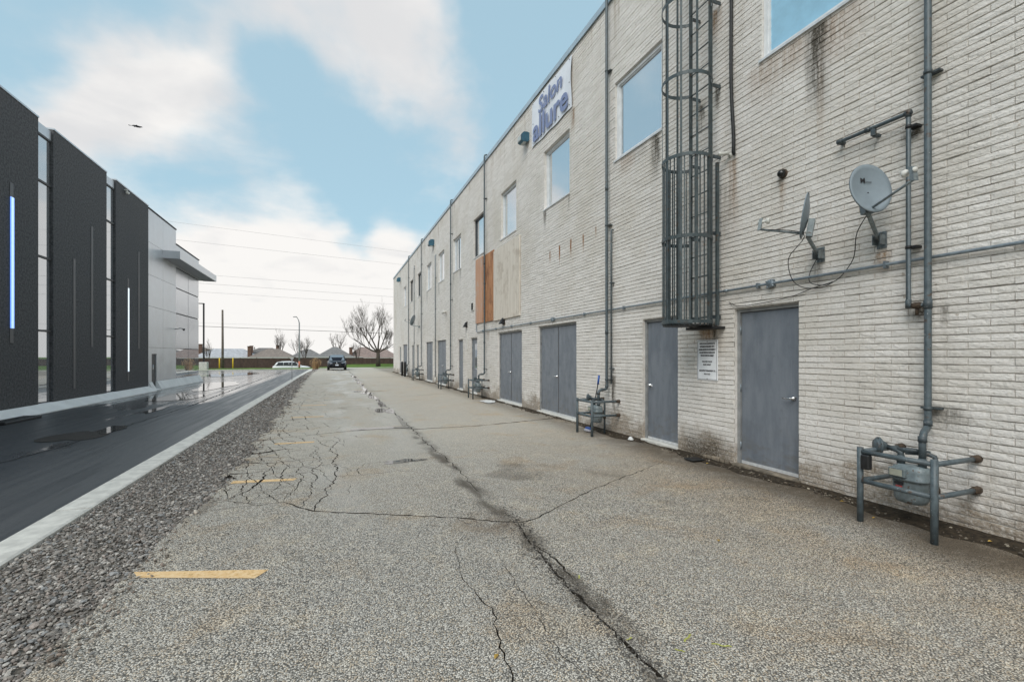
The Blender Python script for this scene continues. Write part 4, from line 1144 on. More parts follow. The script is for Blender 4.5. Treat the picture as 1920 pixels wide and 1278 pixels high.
def superring(cx, cy, z, a, b, n=20, e=3.2):
    out = []
    for i in range(n):
        t = 2 * PI * i / n
        c, s = math.cos(t), math.sin(t)
        out.append((cx + a * math.copysign(abs(c) ** (2 / e), c), cy + b * math.copysign(abs(s) ** (2 / e), s), z))
    return out
def meter_parts(r):
    cx, cy = -0.33, 0.03
    prof = [(0.215, 0.050, 0.075), (0.225, 0.075, 0.105), (0.26, 0.088, 0.122), (0.40, 0.094, 0.132), (0.425, 0.096, 0.135), (0.426, 0.108, 0.148), (0.445, 0.108, 0.148), (0.446, 0.098, 0.140), (0.50, 0.096, 0.140), (0.545, 0.085, 0.128), (0.560, 0.060, 0.10)]
    body = part('meter_body', MB().loft([superring(cx, cy, z, a, b) for z, a, b in prof]), MAT_METER, r)
    part('index_box', MB().bbox(cx - 0.135, cx - 0.075, cy - 0.02, cy + 0.115, 0.452, 0.535, 0.008), MAT_METER, body)
    part('index_glass', MB().box(cx - 0.139, cx - 0.134, cy + 0.0, cy + 0.10, 0.466, 0.522), simple_cached('index_face', (0.42, 0.42, 0.34)), body)
    part('serial_plate', MB().box(cx - 0.104, cx - 0.094, cy + 0.01, cy + 0.08, 0.385, 0.41), MAT_INK, body)
    part('warning_label', MB().box(cx - 0.104, cx - 0.094, cy + 0.02, cy + 0.07, 0.335, 0.375), simple_cached('red_label', (0.35, 0.06, 0.06)), body)
    for s in (-1, 1):
        part('meter_union', MB().lathe((cx, cy + 0.085 * s, 0.55), (0, 0, 1), [(0, 0.032), (0.03, 0.032), (0.032, 0.042), (0.06, 0.042), (0.062, 0.03), (0.085, 0.03)], 12), MAT_PIPE, r)
    # inlet from the ground with stop valve, regulator and service arm
    ix, iy = cx + 0.11, cy - 0.13
    part('inlet_pipe', MB().tube([(ix, iy, -0.02), (ix, iy, 0.60), (ix, iy + 0.01, 0.645), (ix - 0.02, iy + 0.05, 0.665), (cx, cy + 0.05, 0.665)], 0.019, 10), MAT_PIPE_DARK, r)
    part('stop_valve', MB().lathe((ix, iy, 0.30), (0, 0, 1), [(0, 0.024), (0.02, 0.03), (0.06, 0.03), (0.08, 0.024)], 10).obox((ix - 0.035, iy, 0.34), (1, 0, 0), (0, 1, 0), (0, 0, 1), 0.012, 0.03, 0.008), MAT_RUST, r)
    ra = Vector((0.80, -0.55, 0.0)).normalized()
    rc_ = Vector((cx - 0.07, cy + 0.27, 0.695))
    reg = part('regulator', MB().lathe(rc_, ra, [(0, 0.030), (0.004, 0.034), (0.006, 0.058), (0.012, 0.062), (0.028, 0.066), (0.030, 0.080), (0.044, 0.080), (0.048, 0.062), (0.07, 0.05), (0.10, 0.03)], 20), MAT_PIPE, r)
    for q in range(6):
        u_ = ra.orthogonal().normalized(); w_ = ra.cross(u_)
        part('bolt', MB().lathe(rc_ + ra * 0.026 + (u_ * math.cos(q * PI / 3) + w_ * math.sin(q * PI / 3)) * 0.073, ra, [(0, 0.006), (0.022, 0.006)], 6), MAT_RUST, reg)
    part('regulator_pipe', MB().tube([(cx - 0.0, cy + 0.215, 0.69), (cx, cy + 0.12, 0.675), (cx, cy + 0.085, 0.655), (cx, cy + 0.085, 0.61)], 0.024, 10).tube([(cx, cy + 0.13, 0.675), (cx + 0.01, cy + 0.0, 0.69), (ix, iy + 0.05, 0.67)], 0.022, 10), MAT_PIPE_DARK, r)
    part('regulator_vent', MB().lathe((cx - 0.02, cy + 0.26, 0.60), (0, 0, 1), [(0, 0.014), (0.05, 0.014)], 8), MAT_BLACK, r)

_cache = {}
def simple_cached(n, c):
    if n not in _cache: _cache[n] = simple(n, c, 0.5, var=0.15, bump=0)
    return _cache[n]
def riser_parts(r, ztop, over):
    # r sits at the wall; riser 0.09 m out; drops to the meter outlet
    cx, cy = -0.33, 0.03 - 0.085
    yo = 0.03
    pts = [(-0.09, yo, ztop), (-0.09, yo, 0.93), (-0.10, yo, 0.885), (-0.14, yo - 0.01, 0.868), (-0.27, yo - 0.065, 0.862), (-0.315, cy, 0.845), (cx, cy, 0.80), (cx, cy, 0.635)]
    top = [(W * 0 + 0.10, yo, ztop + 0.0)] if over else []
    part('riser', MB().tube(([(0.25, yo, ztop - 0.03), (-0.02, yo, ztop + 0.005), (-0.075, yo, ztop - 0.02)] if over else []) + [(-0.09, yo, ztop - 0.08)] + pts[1:], 0.028, 12), MAT_PIPE, r)
    for q, d, L in (((-0.09, yo, 0.90), (0, 0, 1), 0.05), ((cx, cy, 0.78), (0, 0, 1), 0.05)):
        part('coupling', MB().lathe(q, d, [(0, 0.034), (L, 0.034)], 12), MAT_PIPE_DARK, r)
    zz = 1.06
    while zz < ztop - 0.4:
        part('bracket', MB().box(-0.06, 0.004, yo - 0.075, yo + 0.075, zz - 0.006, zz + 0.010).lathe((-0.09, yo, zz - 0.014), (0, 0, 1), [(0, 0.035), (0.03, 0.035)], 12), MAT_PIPE_DARK, r)
        zz += 3.1
    for zz in (2.02, 4.9):
        if zz < ztop: part('coupling', MB().lathe((-0.09, yo, zz - 0.04), (0, 0, 1), [(0, 0.034), (0.08, 0.034)], 12), MAT_PIPE_DARK, r)

METERS = [2.66, 8.12, 16.33, 21.62, 29.55]
GL = ['nearest pipe guard rail around the gas meter in the right foreground', 'pipe guard rail with a blue handled brush leaning in it', 'pipe guard rail in front of the half-glazed door', 'pipe guard rail just past the narrow single door', 'farthest pipe guard rail beyond the second pair of double doors']
ML = ['nearest grey gas meter behind the foreground guard rail', 'gas meter inside the guard rail with the blue brush', 'gas meter beside the half-glazed grey door', 'gas meter left of the narrow single door', 'small far gas meter under the far satellite dish']
RL = ['thick grey gas pipe climbing the wall at the right edge', 'grey gas pipe climbing to the roof left of the caged ladder', 'grey gas pipe running up past the orange plywood', 'grey gas pipe climbing the wall left of the half-glazed door', 'far gas pipe climbing beside the far satellite dish']
guard = meter = None
for k, y in enumerate(METERS):
    if guard is None:
        guard = root('meter_guard', (W, y, 0), GL[0], 'guard rail', 'gas meter guard rails'); guard_parts(guard)
        meter = root('gas_meter', (W, y, 0), ML[0], 'gas meter', 'gas meters along the wall'); meter_parts(meter)
    else:
        for src, lb in ((guard, GL[k]), (meter, ML[k])):
            c_ = copy_tree(src); c_.location = (W, y, 0); c_['label'] = lb
    rp = root('gas_pipe', (W, y, 0), RL[k], 'pipe', 'gas pipes climbing the wall')
    riser_parts(rp, 8.86 if k else 8.9, True)
# black lock box hung on the first guard
part('lock_box', MB().bbox(-0.66, -0.60, 0.19, 0.265, 0.50, 0.635, 0.01), MAT_BLACK, guard)
# sixth meter without guard, protected by two bollards
c_ = copy_tree(meter); c_.location = (W + 0.08, 34.9, 0.12); c_['label'] = 'last gas meter beside the two dark bollards'
rp = root('gas_pipe', (W, 34.95, 0), 'farthest gas pipe on the wall above the bollards', 'pipe', 'gas pipes climbing the wall'); riser_parts(rp, 8.86, True)
for i, (x, y) in enumerate([(4.75, 35.5), (4.78, 34.3)]):
    b_ = root('bollard', (x, y, 0), ['dark steel bollard nearer the far corner of the brick wall', 'dark steel bollard closer to the camera of the pair by the far meter'][i], 'bollard', 'bollards by the far meter')
    part('pipe_post', MB().lathe((0, 0, -0.02), (0, 0, 1), [(0, 0.085), (1.06, 0.085), (1.10, 0.07), (1.12, 0.03)], 16), MAT_POLEBLACK, b_)
    part('base_collar', MB().lathe((0, 0, 0.0), (0, 0, 1), [(0, 0.12), (0.025, 0.115)], 16), MAT_CONCRETE, b_)

# thinner vertical pipes without a meter
for y, z0, z1, r_, lb in ((8.04, 0.98, 4.05, 0.016, 'thin grey pipe hugging the thick gas pipe left of the ladder'), (25.4, 0.35, 7.0, 0.024, 'pale grey drain pipe between the far double doors'), (32.6, 0.4, 7.7, 0.02, 'thin grey cable run left of the far satellite dish')):
    rp = root('wall_pipe', (W, y, 0), lb, 'pipe')
    part('pipe', MB().tube([(0.01, 0, z1), (-0.04, 0, z1), (-0.055, 0, z1 - 0.03), (-0.055, 0, z0)], r_, 10), MAT_PIPE if r_ < 0.02 else MAT_CONDUIT, rp)
    for zz in np.arange(z0 + 0.3, z1, 1.7): part('strap', MB().box(-0.075, 0.003, -0.04, 0.04, zz, zz + 0.02), MAT_PIPE_DARK, rp)
    if z0 < 0.5: part('shoe', MB().tube([(-0.055, 0, z0 + 0.02), (-0.06, 0, 0.16), (-0.13, 0.02, 0.06)], r_ * 1.25, 10), MAT_WHITEPL, rp)

# branch pipe in front of the bricks beside the first riser
vp = root('branch_pipe', (W, 2.85, 2.02), 'thin grey branch pipe bent above the satellite dish', 'pipe')
yo = 2.69 - 2.85
part('pipe', MB().tube([(-0.02, 0.66, 1.845), (-0.06, 0.66, 1.845), (-0.085, 0.64, 1.845), (-0.085, 0.02, 1.845), (-0.085, 0.0, 1.83), (-0.085, 0.0, 0.02), (-0.085, -0.02, 0.0), (-0.085, yo + 0.02, 0.0)], 0.0185, 12), MAT_PIPE, vp)
for q, d, L in (((-0.085, 0.03, 1.845), (0, -1, 0), 0.055), ((-0.085, 0.0, 1.865), (0, 0, -1), 0.06), ((-0.085, 0.34, 1.845), (0, 1, 0), 0.05), ((-0.085, 0.0, 0.06), (0, 0, -1), 0.08), ((-0.06, 0.66, 1.845), (1, 0, 0), 0.05), ((-0.085, 0.62, 1.845), (0, 1, 0), 0.055)):
    part('fitting', MB().lathe(q, d, [(0, 0.025), (L, 0.025)], 12), MAT_PIPE_DARK, vp)
part('valve', MB().lathe((-0.085, -0.03, 0), (0, -1, 0), [(0, 0.024), (0.02, 0.032), (0.06, 0.032), (0.08, 0.024)], 12).lathe((-0.085, -0.07, 0), (0, 0, -1), [(0, 0.014), (0.09, 0.014)], 8), MAT_RUST, vp)
for zz in (1.70, 0.55): part('strap', MB().box(-0.085, 0.003, -0.065, 0.01, zz, zz + 0.022).lathe((-0.085, 0, zz - 0.004), (0, 0, 1), [(0, 0.025), (0.03, 0.025)], 10), MAT_BLACK, vp)
part('support', MB().box(-0.075, 0.003, 0.29, 0.33, 1.76, 1.785).box(-0.10, -0.07, 0.29, 0.33, 1.765, 1.83), MAT_PIPE_DARK, vp)

# conduit
cd = root('conduit', (W, 6.0, 2.46), 'long galvanised conduit running level along the brick wall', 'conduit')
part('pipe', MB().tube([(-0.035, -10, 0.0), (-0.035, -3, 0.0), (-0.035, 4, 0.004), (-0.035, 11.4, 0.0), (-0.035, 11.55, 0.02), (-0.035, 11.57, 0.12), (-0.035, 11.57, 0.93)], 0.0165, 10), MAT_CONDUIT, cd)
for i, y in enumerate((-1.59, 4.78)):
    mb = MB().lathe((0.004, y, 0), (-1, 0, 0), [(0, 0.052), (0.055, 0.052), (0.062, 0.046)], 16)
    for an in range(4): mb.lathe((0.0, y + 0.052 * math.cos(an * PI / 2 + .6), 0.052 * math.sin(an * PI / 2 + .6)), (-1, 0, 0), [(0, 0.012), (0.06, 0.012)], 8)
    part('junction_box', mb, MAT_CONDUIT, cd)
for y in np.arange(-9, 11.5, 1.52): part('strap', MB().box(-0.054, 0.003, y - 0.012, y + 0.012, -0.035, 0.035), MAT_CONDUIT, cd)
for y in (-5.3, -0.9, 2.2, 6.9, 9.9): part('coupling', MB().lathe((-0.035, y, 0.002), (0, 1, 0), [(0, 0.021), (0.07, 0.021)], 10), MAT_CONDUIT, cd)

# ------------------------------------------------------------------ caged ladder
ld = root('caged_ladder', (W, 5.48, 2.0), 'grey steel roof ladder inside a tall safety cage', 'ladder')
RX = -0.17
for y in (-0.20, 0.20):
    part('rail', MB().box(RX - 0.03, RX + 0.03, y - 0.006, y + 0.006, -0.03, 7.6), MAT_CAGE, ld)
for i in range(24):
    part('rung', MB().tube([(RX, -0.194, 0.1 + i * 0.305), (RX, 0.194, 0.1 + i * 0.305)], 0.0085, 8), MAT_CAGE, ld)
for z in (0.10, 1.30, 2.40, 3.42, 4.62, 5.8, 6.5):
    for y in (-0.2, 0.2): part('wall_bracket', MB().box(RX + 0.03, 0.004, y - 0.02, y - 0.008, z - 0.025, z + 0.025), MAT_PIPE_DARK, ld)
CXL, RC = -0.42, 0.345
def hoop_pts(r=RC, n=26, a0=40, a1=320):
    return [(CXL + r * math.cos(math.radians(a)), r * math.sin(math.radians(a))) for a in np.linspace(a0, a1, n)]
def hoop(z, h=0.05, t=0.006, r=RC):
    pts = [(RX, math.copysign(0.206, 1))] + hoop_pts(r) + [(RX, -0.206)]
    vs = []
    for i, (x, y) in enumerate(pts):
        nx, ny = x - CXL, y; L = math.hypot(nx, ny) or 1
        nx, ny = nx / L, ny / L
        for dx, dz in ((0, 0), (t, 0), (t, h), (0, h)): vs.append((x + nx * dx, y + ny * dx, z + dz))
    n = len(pts)
    fs = [(i * 4 + j, i * 4 + (j + 1) % 4, (i + 1) * 4 + (j + 1) % 4, (i + 1) * 4 + j) for i in range(n - 1) for j in range(4)] + [(0, 1, 2, 3), ((n - 1) * 4 + 3, (n - 1) * 4 + 2, (n - 1) * 4 + 1, (n - 1) * 4)]
    return MB().add(vs, fs)
for z in (0.0, 1.19, 2.32, 3.45, 4.54, 5.62, 6.7):
    part('hoop', hoop(z), MAT_CAGE, ld)
for a in (72, 108, 144, 180, 216, 252, 288):
    c_, s_ = math.cos(math.radians(a)), math.sin(math.radians(a))
    part('vertical_strap', MB().obox((CXL + (RC - 0.005) * c_, (RC - 0.005) * s_, 3.4), (c_, s_, 0), (-s_, c_, 0), (0, 0, 1), 0.004, 0.015, 3.4), MAT_CAGE, ld)
for i, a in enumerate(np.linspace(50, 310, 22)):
    c_, s_ = math.cos(math.radians(a)), math.sin(math.radians(a))
    part('guard_bar', MB().obox((CXL + (RC - 0.017) * c_, (RC - 0.017) * s_, 1.165), (c_, s_, 0), (-s_, c_, 0), (0, 0, 1), 0.005, 0.0085, 1.195), MAT_CAGE, ld)
part('gate_rail', MB().box(RX + 0.05, RX + 0.09, -0.27, -0.235, -0.02, 2.30), MAT_CAGE, ld)
part('bottom_plate', MB().box(RX - 0.06, 0.004, -0.30, 0.24, -0.07, -0.035), MAT_POLEBLACK, ld)
part('bottom_grate', MB().lathe((CXL, 0, -0.025), (0, 0, 1), [(0, RC - 0.01), (0.012, RC - 0.01)], 26), MAT_POLEBLACK, ld)
part('padlock', MB().bbox(CXL - 0.03, CXL + 0.03, 0.33, 0.39, 0.02, 0.10, 0.01).tube([(CXL, 0.345, 0.10), (CXL, 0.345, 0.14), (CXL, 0.375, 0.14), (CXL, 0.375, 0.10)], 0.006, 6), MAT_RUST, ld)

# ------------------------------------------------------------------ satellite dishes
def dish(name, mount, centre, normal, label, logo=False, roll=0.0, armlen=0.42, size=1.0):
    r = root(name, mount, label, 'satellite dish', 'satellite dishes on the brick wall')
    m = Vector(mount); c = Vector(centre) - m; nrm = Vector(normal).normalized()
    side = nrm.cross(Vector((0, 0, 1))).normalized(); up = side.cross(nrm).normalized()
    a, b = 0.215 * size, 0.245 * size
    rings, back = [], []
    nseg = 28
    vs = [c - nrm * 0.045]; fs = []
    K = 7
    for i in range(1, K + 1):
        t = i / K
        for j in range(nseg):
            an = 2 * PI * j / nseg
            vs.append(c + side * a * t * math.cos(an) + up * b * t * math.sin(an) - nrm * 0.045 * (1 - t * t))
    for j in range(nseg): fs.append((0, 1 + j, 1 + (j + 1) % nseg))
    for i in range(K - 1):
        for j in range(nseg): fs.append((1 + i * nseg + j, 1 + (i + 1) * nseg + j, 1 + (i + 1) * nseg + (j + 1) % nseg, 1 + i * nseg + (j + 1) % nseg))
    o = len(vs)
    vs += [v - nrm * 0.004 for v in vs[:o]]
    # rolled rim
    nb = [tuple(q + o for q in f[::-1]) for f in fs]
    rim0 = 1 + (K - 1) * nseg
    rim = []
    for j in range(nseg):
        an = 2 * PI * j / nseg
        rim.append(len(vs)); vs.append(c + side * (a + 0.006) * math.cos(an) + up * (b + 0.006) * math.sin(an) - nrm * 0.012)
    rf = []
    for j in range(nseg):
        k = (j + 1) % nseg
        rf.append((rim0 + j, rim[j], rim[k], rim0 + k)); rf.append((rim[j], o + rim0 + j, o + rim0 + k, rim[k]))
    d = part('reflector', MB().add(vs, fs + nb + rf, True), MAT_DISH, r)
    # back bracket, foot, arm, horn
    low = c - up * b * 0.80 - nrm * 0.03
    part('back_bracket', MB().obox(c - up * b * 0.55 - nrm * 0.085, side, up, nrm, 0.045, 0.095, 0.03), MAT_DISHARM, r)
    knee = c - up * b * 0.95 - nrm * 0.075
    foot = Vector((-0.02, 0, 0.0))
    part('mast', MB().tube([c - up * b * 0.35 - nrm * 0.085, knee, foot + Vector((-0.05, 0, 0.02)), foot], 0.019, 10), MAT_DISHARM, r)
    part('foot_plate', MB().box(-0.012, 0.003, -0.045, 0.045, -0.085, 0.085).obox((-0.05, 0.035, 0), (1, 0, 0), (0, 1, 0), (0, 0, 1), 0.045, 0.004, 0.05).obox((-0.05, -0.035, 0), (1, 0, 0), (0, 1, 0), (0, 0, 1), 0.045, 0.004, 0.05).lathe((-0.01, 0, 0.075), (-1, 0, 0), [(0, 0.009), (0.02, 0.009)], 6).lathe((-0.01, 0, -0.075), (-1, 0, 0), [(0, 0.009), (0.02, 0.009)], 6), MAT_DISHARM, r)
    tip = c + nrm * armlen - up * b * 0.62
    part('feed_arm', MB().tube([low, low + (tip - low) * 0.5, tip], 0.012, 8), MAT_DISHARM, r)
    hd = (c - tip).normalized()
    horn = part('feed_holder', MB().obox(tip + up * 0.055, hd, side, up, 0.018, 0.022, 0.065), MAT_DISHARM, r)
    lc = tip + up * 0.09
    part('feed_horn', MB().lathe(lc + hd * -0.03, (c - lc).normalized(), [(0, 0.022), (0.05, 0.022), (0.055, 0.015), (0.085, 0.016), (0.09, 0.034), (0.115, 0.034), (0.12, 0.028)], 14), MAT_WHITEPL, r)
    for q in (-0.5, 0.5): part('bolt', MB().lathe(c - up * b * 0.78 + side * a * 0.28 * q * 2 - nrm * 0.022, nrm, [(0, 0.008), (0.006, 0.006)], 6), MAT_BLACK, r)
    part('bolt', MB().lathe(c - up * b * 0.12 - nrm * 0.045, nrm, [(0, 0.007), (0.006, 0.005)], 6), MAT_BLACK, r)
    if logo:
        for tx, w, ox, oy, off in (('M', 0.050, -0.075, 0.065, 0.03), ('inox', 0.060, -0.018, 0.065, 0.01)):
            me = text_mesh(tx, 'logo', w=w, offset=off, extrude=0.0)
            me.materials.append(MAT_INK)
            q = link('logo', me, r)
            X, Y_, Z_ = -side, up, nrm
            X = Y_.cross(Z_)
            base_ = c + X * ox + up * oy - nrm * 0.030
            q.matrix_local = Matrix(((X.x, Y_.x, Z_.x, base_.x), (X.y, Y_.y, Z_.y, base_.y), (X.z, Y_.z, Z_.z, base_.z), (0, 0, 0, 1)))
    return r, low + m, tip + m
d1, d1low, d1tip = dish('satellite_dish', (W, 3.13, 2.72), (4.86, 3.01, 3.17), (-0.26, -0.94, 0.16), 'grey satellite dish with a dark logo facing right', True)
d2, d2low, d2tip = dish('satellite_dish', (W, 3.77, 2.70), (4.85, 3.70, 3.09), (-0.55, 0.82, 0.16), 'grey satellite dish seen edge-on above the steel door')
d3, _, _ = dish('satellite_dish', (W, 30.6, 3.40), (4.80, 30.9, 3.85), (-0.70, 0.45, 0.30), 'small dark satellite dish far down the wall', armlen=0.5, size=1.45)
# cables
def cable(label, pts, r=0.0045, name='cable', cat='cable', m=None, sub=6):
    P = [Vector(p) for p in pts]; out = []
    for i in range(len(P) - 1):
        p0, p1, p2, p3 = P[max(i - 1, 0)], P[i], P[i + 1], P[min(i + 2, len(P) - 1)]
        for k in range(sub):
            t = k / sub
            out.append(0.5 * ((2 * p1) + (-p0 + p2) * t + (2 * p0 - 5 * p1 + 4 * p2 - p3) * t * t + (-p0 + 3 * p1 - 3 * p2 + p3) * t ** 3))
    out.append(P[-1])
    return tag(part(name, MB().tube(out, r, 6), m or MAT_BLACK, None), label, cat)
cable('black cable sagging from the logo satellite dish to the conduit', [d1low, (4.98, 3.22, 2.80), (5.14, 3.36, 2.58), (5.19, 3.52, 2.42), (5.19, 3.62, 2.36)])
cable('black cable looping from the edge-on satellite dish', [d2tip, d2low, (5.02, 4.02, 2.70), (5.14, 4.08, 2.48), (5.18, 3.98, 2.36), (5.19, 3.76, 2.32), (5.19, 3.62, 2.36)])
cable('black cable dropping from the dish foot over the conduit', [(5.19, 3.80, 2.66), (5.18, 3.88, 2.50), (5.17, 3.86, 2.39), (5.19, 3.72, 2.345), (5.19, 3.62, 2.37)])
cable('black cable drooping along the wall above the steel door', [(5.19, 3.62, 2.365), (5.195, 3.85, 2.33), (5.20, 4.10, 2.27), (5.20, 4.45, 2.235), (5.20, 4.8, 2.22), (5.20, 4.98, 2.24), (5.205, 5.10, 2.30)])
cable('thick black cable hanging down beside the ladder cage', [(5.18, 5.00, 8.70), (5.17, 5.01, 7.4), (5.175, 5.03, 6.2), (5.165, 5.02, 5.3), (5.17, 4.985, 4.6), (5.175, 4.99, 4.38), (5.20, 5.0, 4.34)], 0.024, 'thick_cable')

# ------------------------------------------------------------------ small things on the wall
def wall_lamp(y, z, label, s=1.0):
    r = root('wall_lamp', (W, y, z), label, 'wall lamp', 'blue wall lamps under the roof edge')
    h = [(0.0, -0.10, 0.11), (-0.06, -0.15, 0.13), (-0.17, -0.15, 0.12), (-0.24, -0.12, 0.05)]
    vs = []
    for x, lo, hi in h: vs += [(x * s, -0.15 * s, lo * s), (x * s, 0.15 * s, lo * s), (x * s, 0.15 * s, hi * s), (x * s, -0.15 * s, hi * s)]
    part('housing', MB().add(vs, [(i * 4 + j, i * 4 + (j + 1) % 4, (i + 1) * 4 + (j + 1) % 4, (i + 1) * 4 + j) for i in range(3) for j in range(4)] + [(3, 2, 1, 0), (12, 13, 14, 15)]), MAT_TEAL, r)
    part('lens', MB().add([(-0.07 * s, -0.13 * s, -0.155 * s), (-0.16 * s, -0.13 * s, -0.155 * s), (-0.255 * s, -0.13 * s, -0.10 * s), (-0.255 * s, 0.13 * s, -0.10 * s), (-0.16 * s, 0.13 * s, -0.155 * s), (-0.07 * s, 0.13 * s, -0.155 * s), (-0.252 * s, -0.13 * s, 0.04 * s), (-0.252 * s, 0.13 * s, 0.04 * s)], [(0, 5, 4, 1), (1, 4, 3, 2), (2, 3, 7, 6)]), MAT_LENS, r)
    part('back_plate', MB().box(-0.01, 0.004, -0.08 * s, 0.08 * s, -0.09 * s, 0.09 * s), MAT_TEAL, r)
wall_lamp(12.5, 7.79, 'blue boxy wall lamp beside the salon banner')
wall_lamp(26.1, 7.83, 'blue boxy wall lamp halfway along the far roof edge', 1.25)
wall_lamp(40.2, 7.90, 'blue wall lamp nearest the far corner of the brick building', 1.25)

r = root('dome_camera', (W, 4.25, 3.80), 'black dome camera on the bricks left of the dishes', 'camera')
part('base', MB().lathe((0.004, 0, 0), (-1, 0, 0), [(0, 0.058), (0.03, 0.056)], 18), MAT_WHITEPL if False else MAT_RUST, r)
part('dome', MB().lathe((-0.026, 0, 0), (-1, 0, -0.25), [(0, 0.05), (0.02, 0.049), (0.04, 0.040), (0.055, 0.026), (0.062, 0.008)], 18), MAT_BLACKGLOSS, r)
r = root('bullet_camera', (W, 5.08, 4.36), 'small white bullet camera beside the thick black cable', 'camera')
part('foot', MB().lathe((0.004, 0, 0), (-1, 0, 0), [(0, 0.035), (0.02, 0.033)], 12).tube([(-0.015, 0, 0), (-0.06, 0.02, 0.02)], 0.012, 8), MAT_WHITEPL, r)
part('housing', MB().lathe((-0.05, -0.01, 0.02), (-0.62, 0.75, 0.10), [(0, 0.026), (0.10, 0.026), (0.105, 0.03), (0.13, 0.03)], 14), MAT_WHITEPL, r)
r = root('twin_floodlight', (W, 23.0, 3.72), 'white twin floodlight above the far double doors', 'floodlight')
part('base', MB().lathe((0.004, 0, 0), (-1, 0, 0), [(0, 0.07), (0.04, 0.07)], 12), MAT_WHITEPL, r)
for s in (-1, 1): part('lamp_head', MB().lathe((-0.06, 0.05 * s, 0), (-0.6, 0.8 * s, -0.25), [(0, 0.03), (0.06, 0.035), (0.13, 0.075), (0.16, 0.08)], 14), MAT_WHITEPL, r)
for y, z, lb in ((19.1, 2.83, 'dark triangular vent hood above the narrow single door'), (14.5, 2.67, 'dark round vent hood under the plywood boards')):
    r = root('vent_hood', (W, y, z), lb, 'vent')
    part('hood', MB().add([(0.0, -0.10, -0.09), (0.0, 0.10, -0.09), (0.0, 0.07, 0.11), (0.0, -0.07, 0.11), (-0.16, -0.10, -0.09), (-0.16, 0.10, -0.09), (-0.05, 0.06, 0.11), (-0.05, -0.06, 0.11)], [(0, 1, 2, 3), (4, 7, 6, 5), (0, 3, 7, 4), (1, 5, 6, 2), (3, 2, 6, 7)]), MAT_BLACK, r)
    part('flange', MB().box(-0.008, 0.003, -0.12, 0.12, -0.11, 0.13), MAT_RUST, r)
r = root('louvre_vent', (W, 18.2, 3.51), 'square black louvre vent beside the plywood boards', 'vent')
part('frame', MB().box(-0.03, 0.004, -0.17, -0.14, -0.17, 0.17).box(-0.03, 0.004, 0.14, 0.17, -0.17, 0.17).box(-0.03, 0.004, -0.14, 0.14, 0.14, 0.17).box(-0.03, 0.004, -0.14, 0.14, -0.17, -0.14), MAT_WHITEPL, r)
part('backing', MB().box(-0.006, 0.003, -0.14, 0.14, -0.14, 0.14), MAT_BLACK, r)
for i in range(5): part('louvre', MB().obox((-0.018, 0, -0.11 + i * 0.055), (0.7, 0, 0.7), (0, 1, 0), (-0.7, 0, 0.7), 0.022, 0.138, 0.002), MAT_BLACK, r)
r = root('strip_plate', (W, 18.98, 2.1), 'narrow white upright plate between two far doors', 'sign plate')
part('plate', MB().bbox(-0.03, 0.004, -0.06, 0.06, -0.32, 0.34, 0.006), MAT_WHITEPL, r)

# plywood boards
for y0, y1, z0, z1, m_, lb in ((16.75, 17.66, 2.78, 5.26, MAT_PLY_PINK, 'salmon pink plywood board, leftmost of the three'), (15.47, 16.72, 2.77, 5.22, MAT_PLY_ORANGE, 'orange stained plywood board in the middle of the three'), (13.02, 15.45, 2.74, 5.15, MAT_PLY_PALE, 'wide pale weathered plywood board, rightmost of the three')):
    r = root('plywood_board', (W, (y0 + y1) / 2, z0), lb, 'plywood board', 'plywood boards over an opening')
    h = (y1 - y0) / 2
    part('sheet', MB().bbox(-0.045, -0.004, -h, h, 0, z1 - z0, 0.004), m_, r)
    for zz in (0.12, (z1 - z0) / 2, z1 - z0 - 0.12):
        for yy in (-h + 0.08, h - 0.08): part('screw', MB().lathe((-0.044, yy, zz), (-1, 0, 0), [(0, 0.012), (0.004, 0.010)], 8), MAT_RUST, r)

# salon banner
bn = root('salon_banner', (W, 10.92, 7.36), 'pale salon banner with blue lettering below the roof edge', 'banner')
nu, nvv = 26, 12
vs_ = []
for j in range(nvv + 1):
    for i in range(nu + 1):
        u_, v_ = i / nu, j / nvv
        y = 1.18 - 2.36 * u_; z = 1.20 * v_
        sag = -0.03 * math.sin(PI * u_) * (1 - v_) * 0.8 + 0.012 * math.sin(u_ * 17) * (1 - v_)
        bulge = 0.010 * math.sin(u_ * 9 + 1) * math.sin(v_ * 5) + (0.03 * max(0, u_ - 0.9) * 10 * math.sin(v_ * PI))
        vs_.append((-0.030 - bulge, y - (0.012 * math.sin(v_ * 8) if i == nu else 0), z + sag))
fs_ = [(j * (nu + 1) + i, j * (nu + 1) + i + 1, (j + 1) * (nu + 1) + i + 1, (j + 1) * (nu + 1) + i) for j in range(nvv) for i in range(nu)]
part('vinyl_sheet', MB().add(vs_, fs_, True), MAT_BANNER, bn)
def wall_text(parent, s, y_left, z0, w, h, x, name, m, offset=0.0, shear=0.0):
    me = text_mesh(s, name, w=w, h=h, offset=offset, extrude=0.0015, shear=shear)
    me.materials.append(m)
    o = link(name, me, parent)
    o.matrix_local = Matrix(((0, 0, -1, x), (-1, 0, 0, y_left), (0, 1, 0, z0), (0, 0, 0, 1)))
    return o
wall_text(bn, 'Salon', 0.68, 0.69, 1.40, 0.43, -0.060, 'lettering', MAT_LETTER, 0.016, 0.12)
wall_text(bn, 'allure', 1.04, 0.05, 2.08, 0.60, -0.066, 'lettering', MAT_LETTER, 0.024, 0.0)
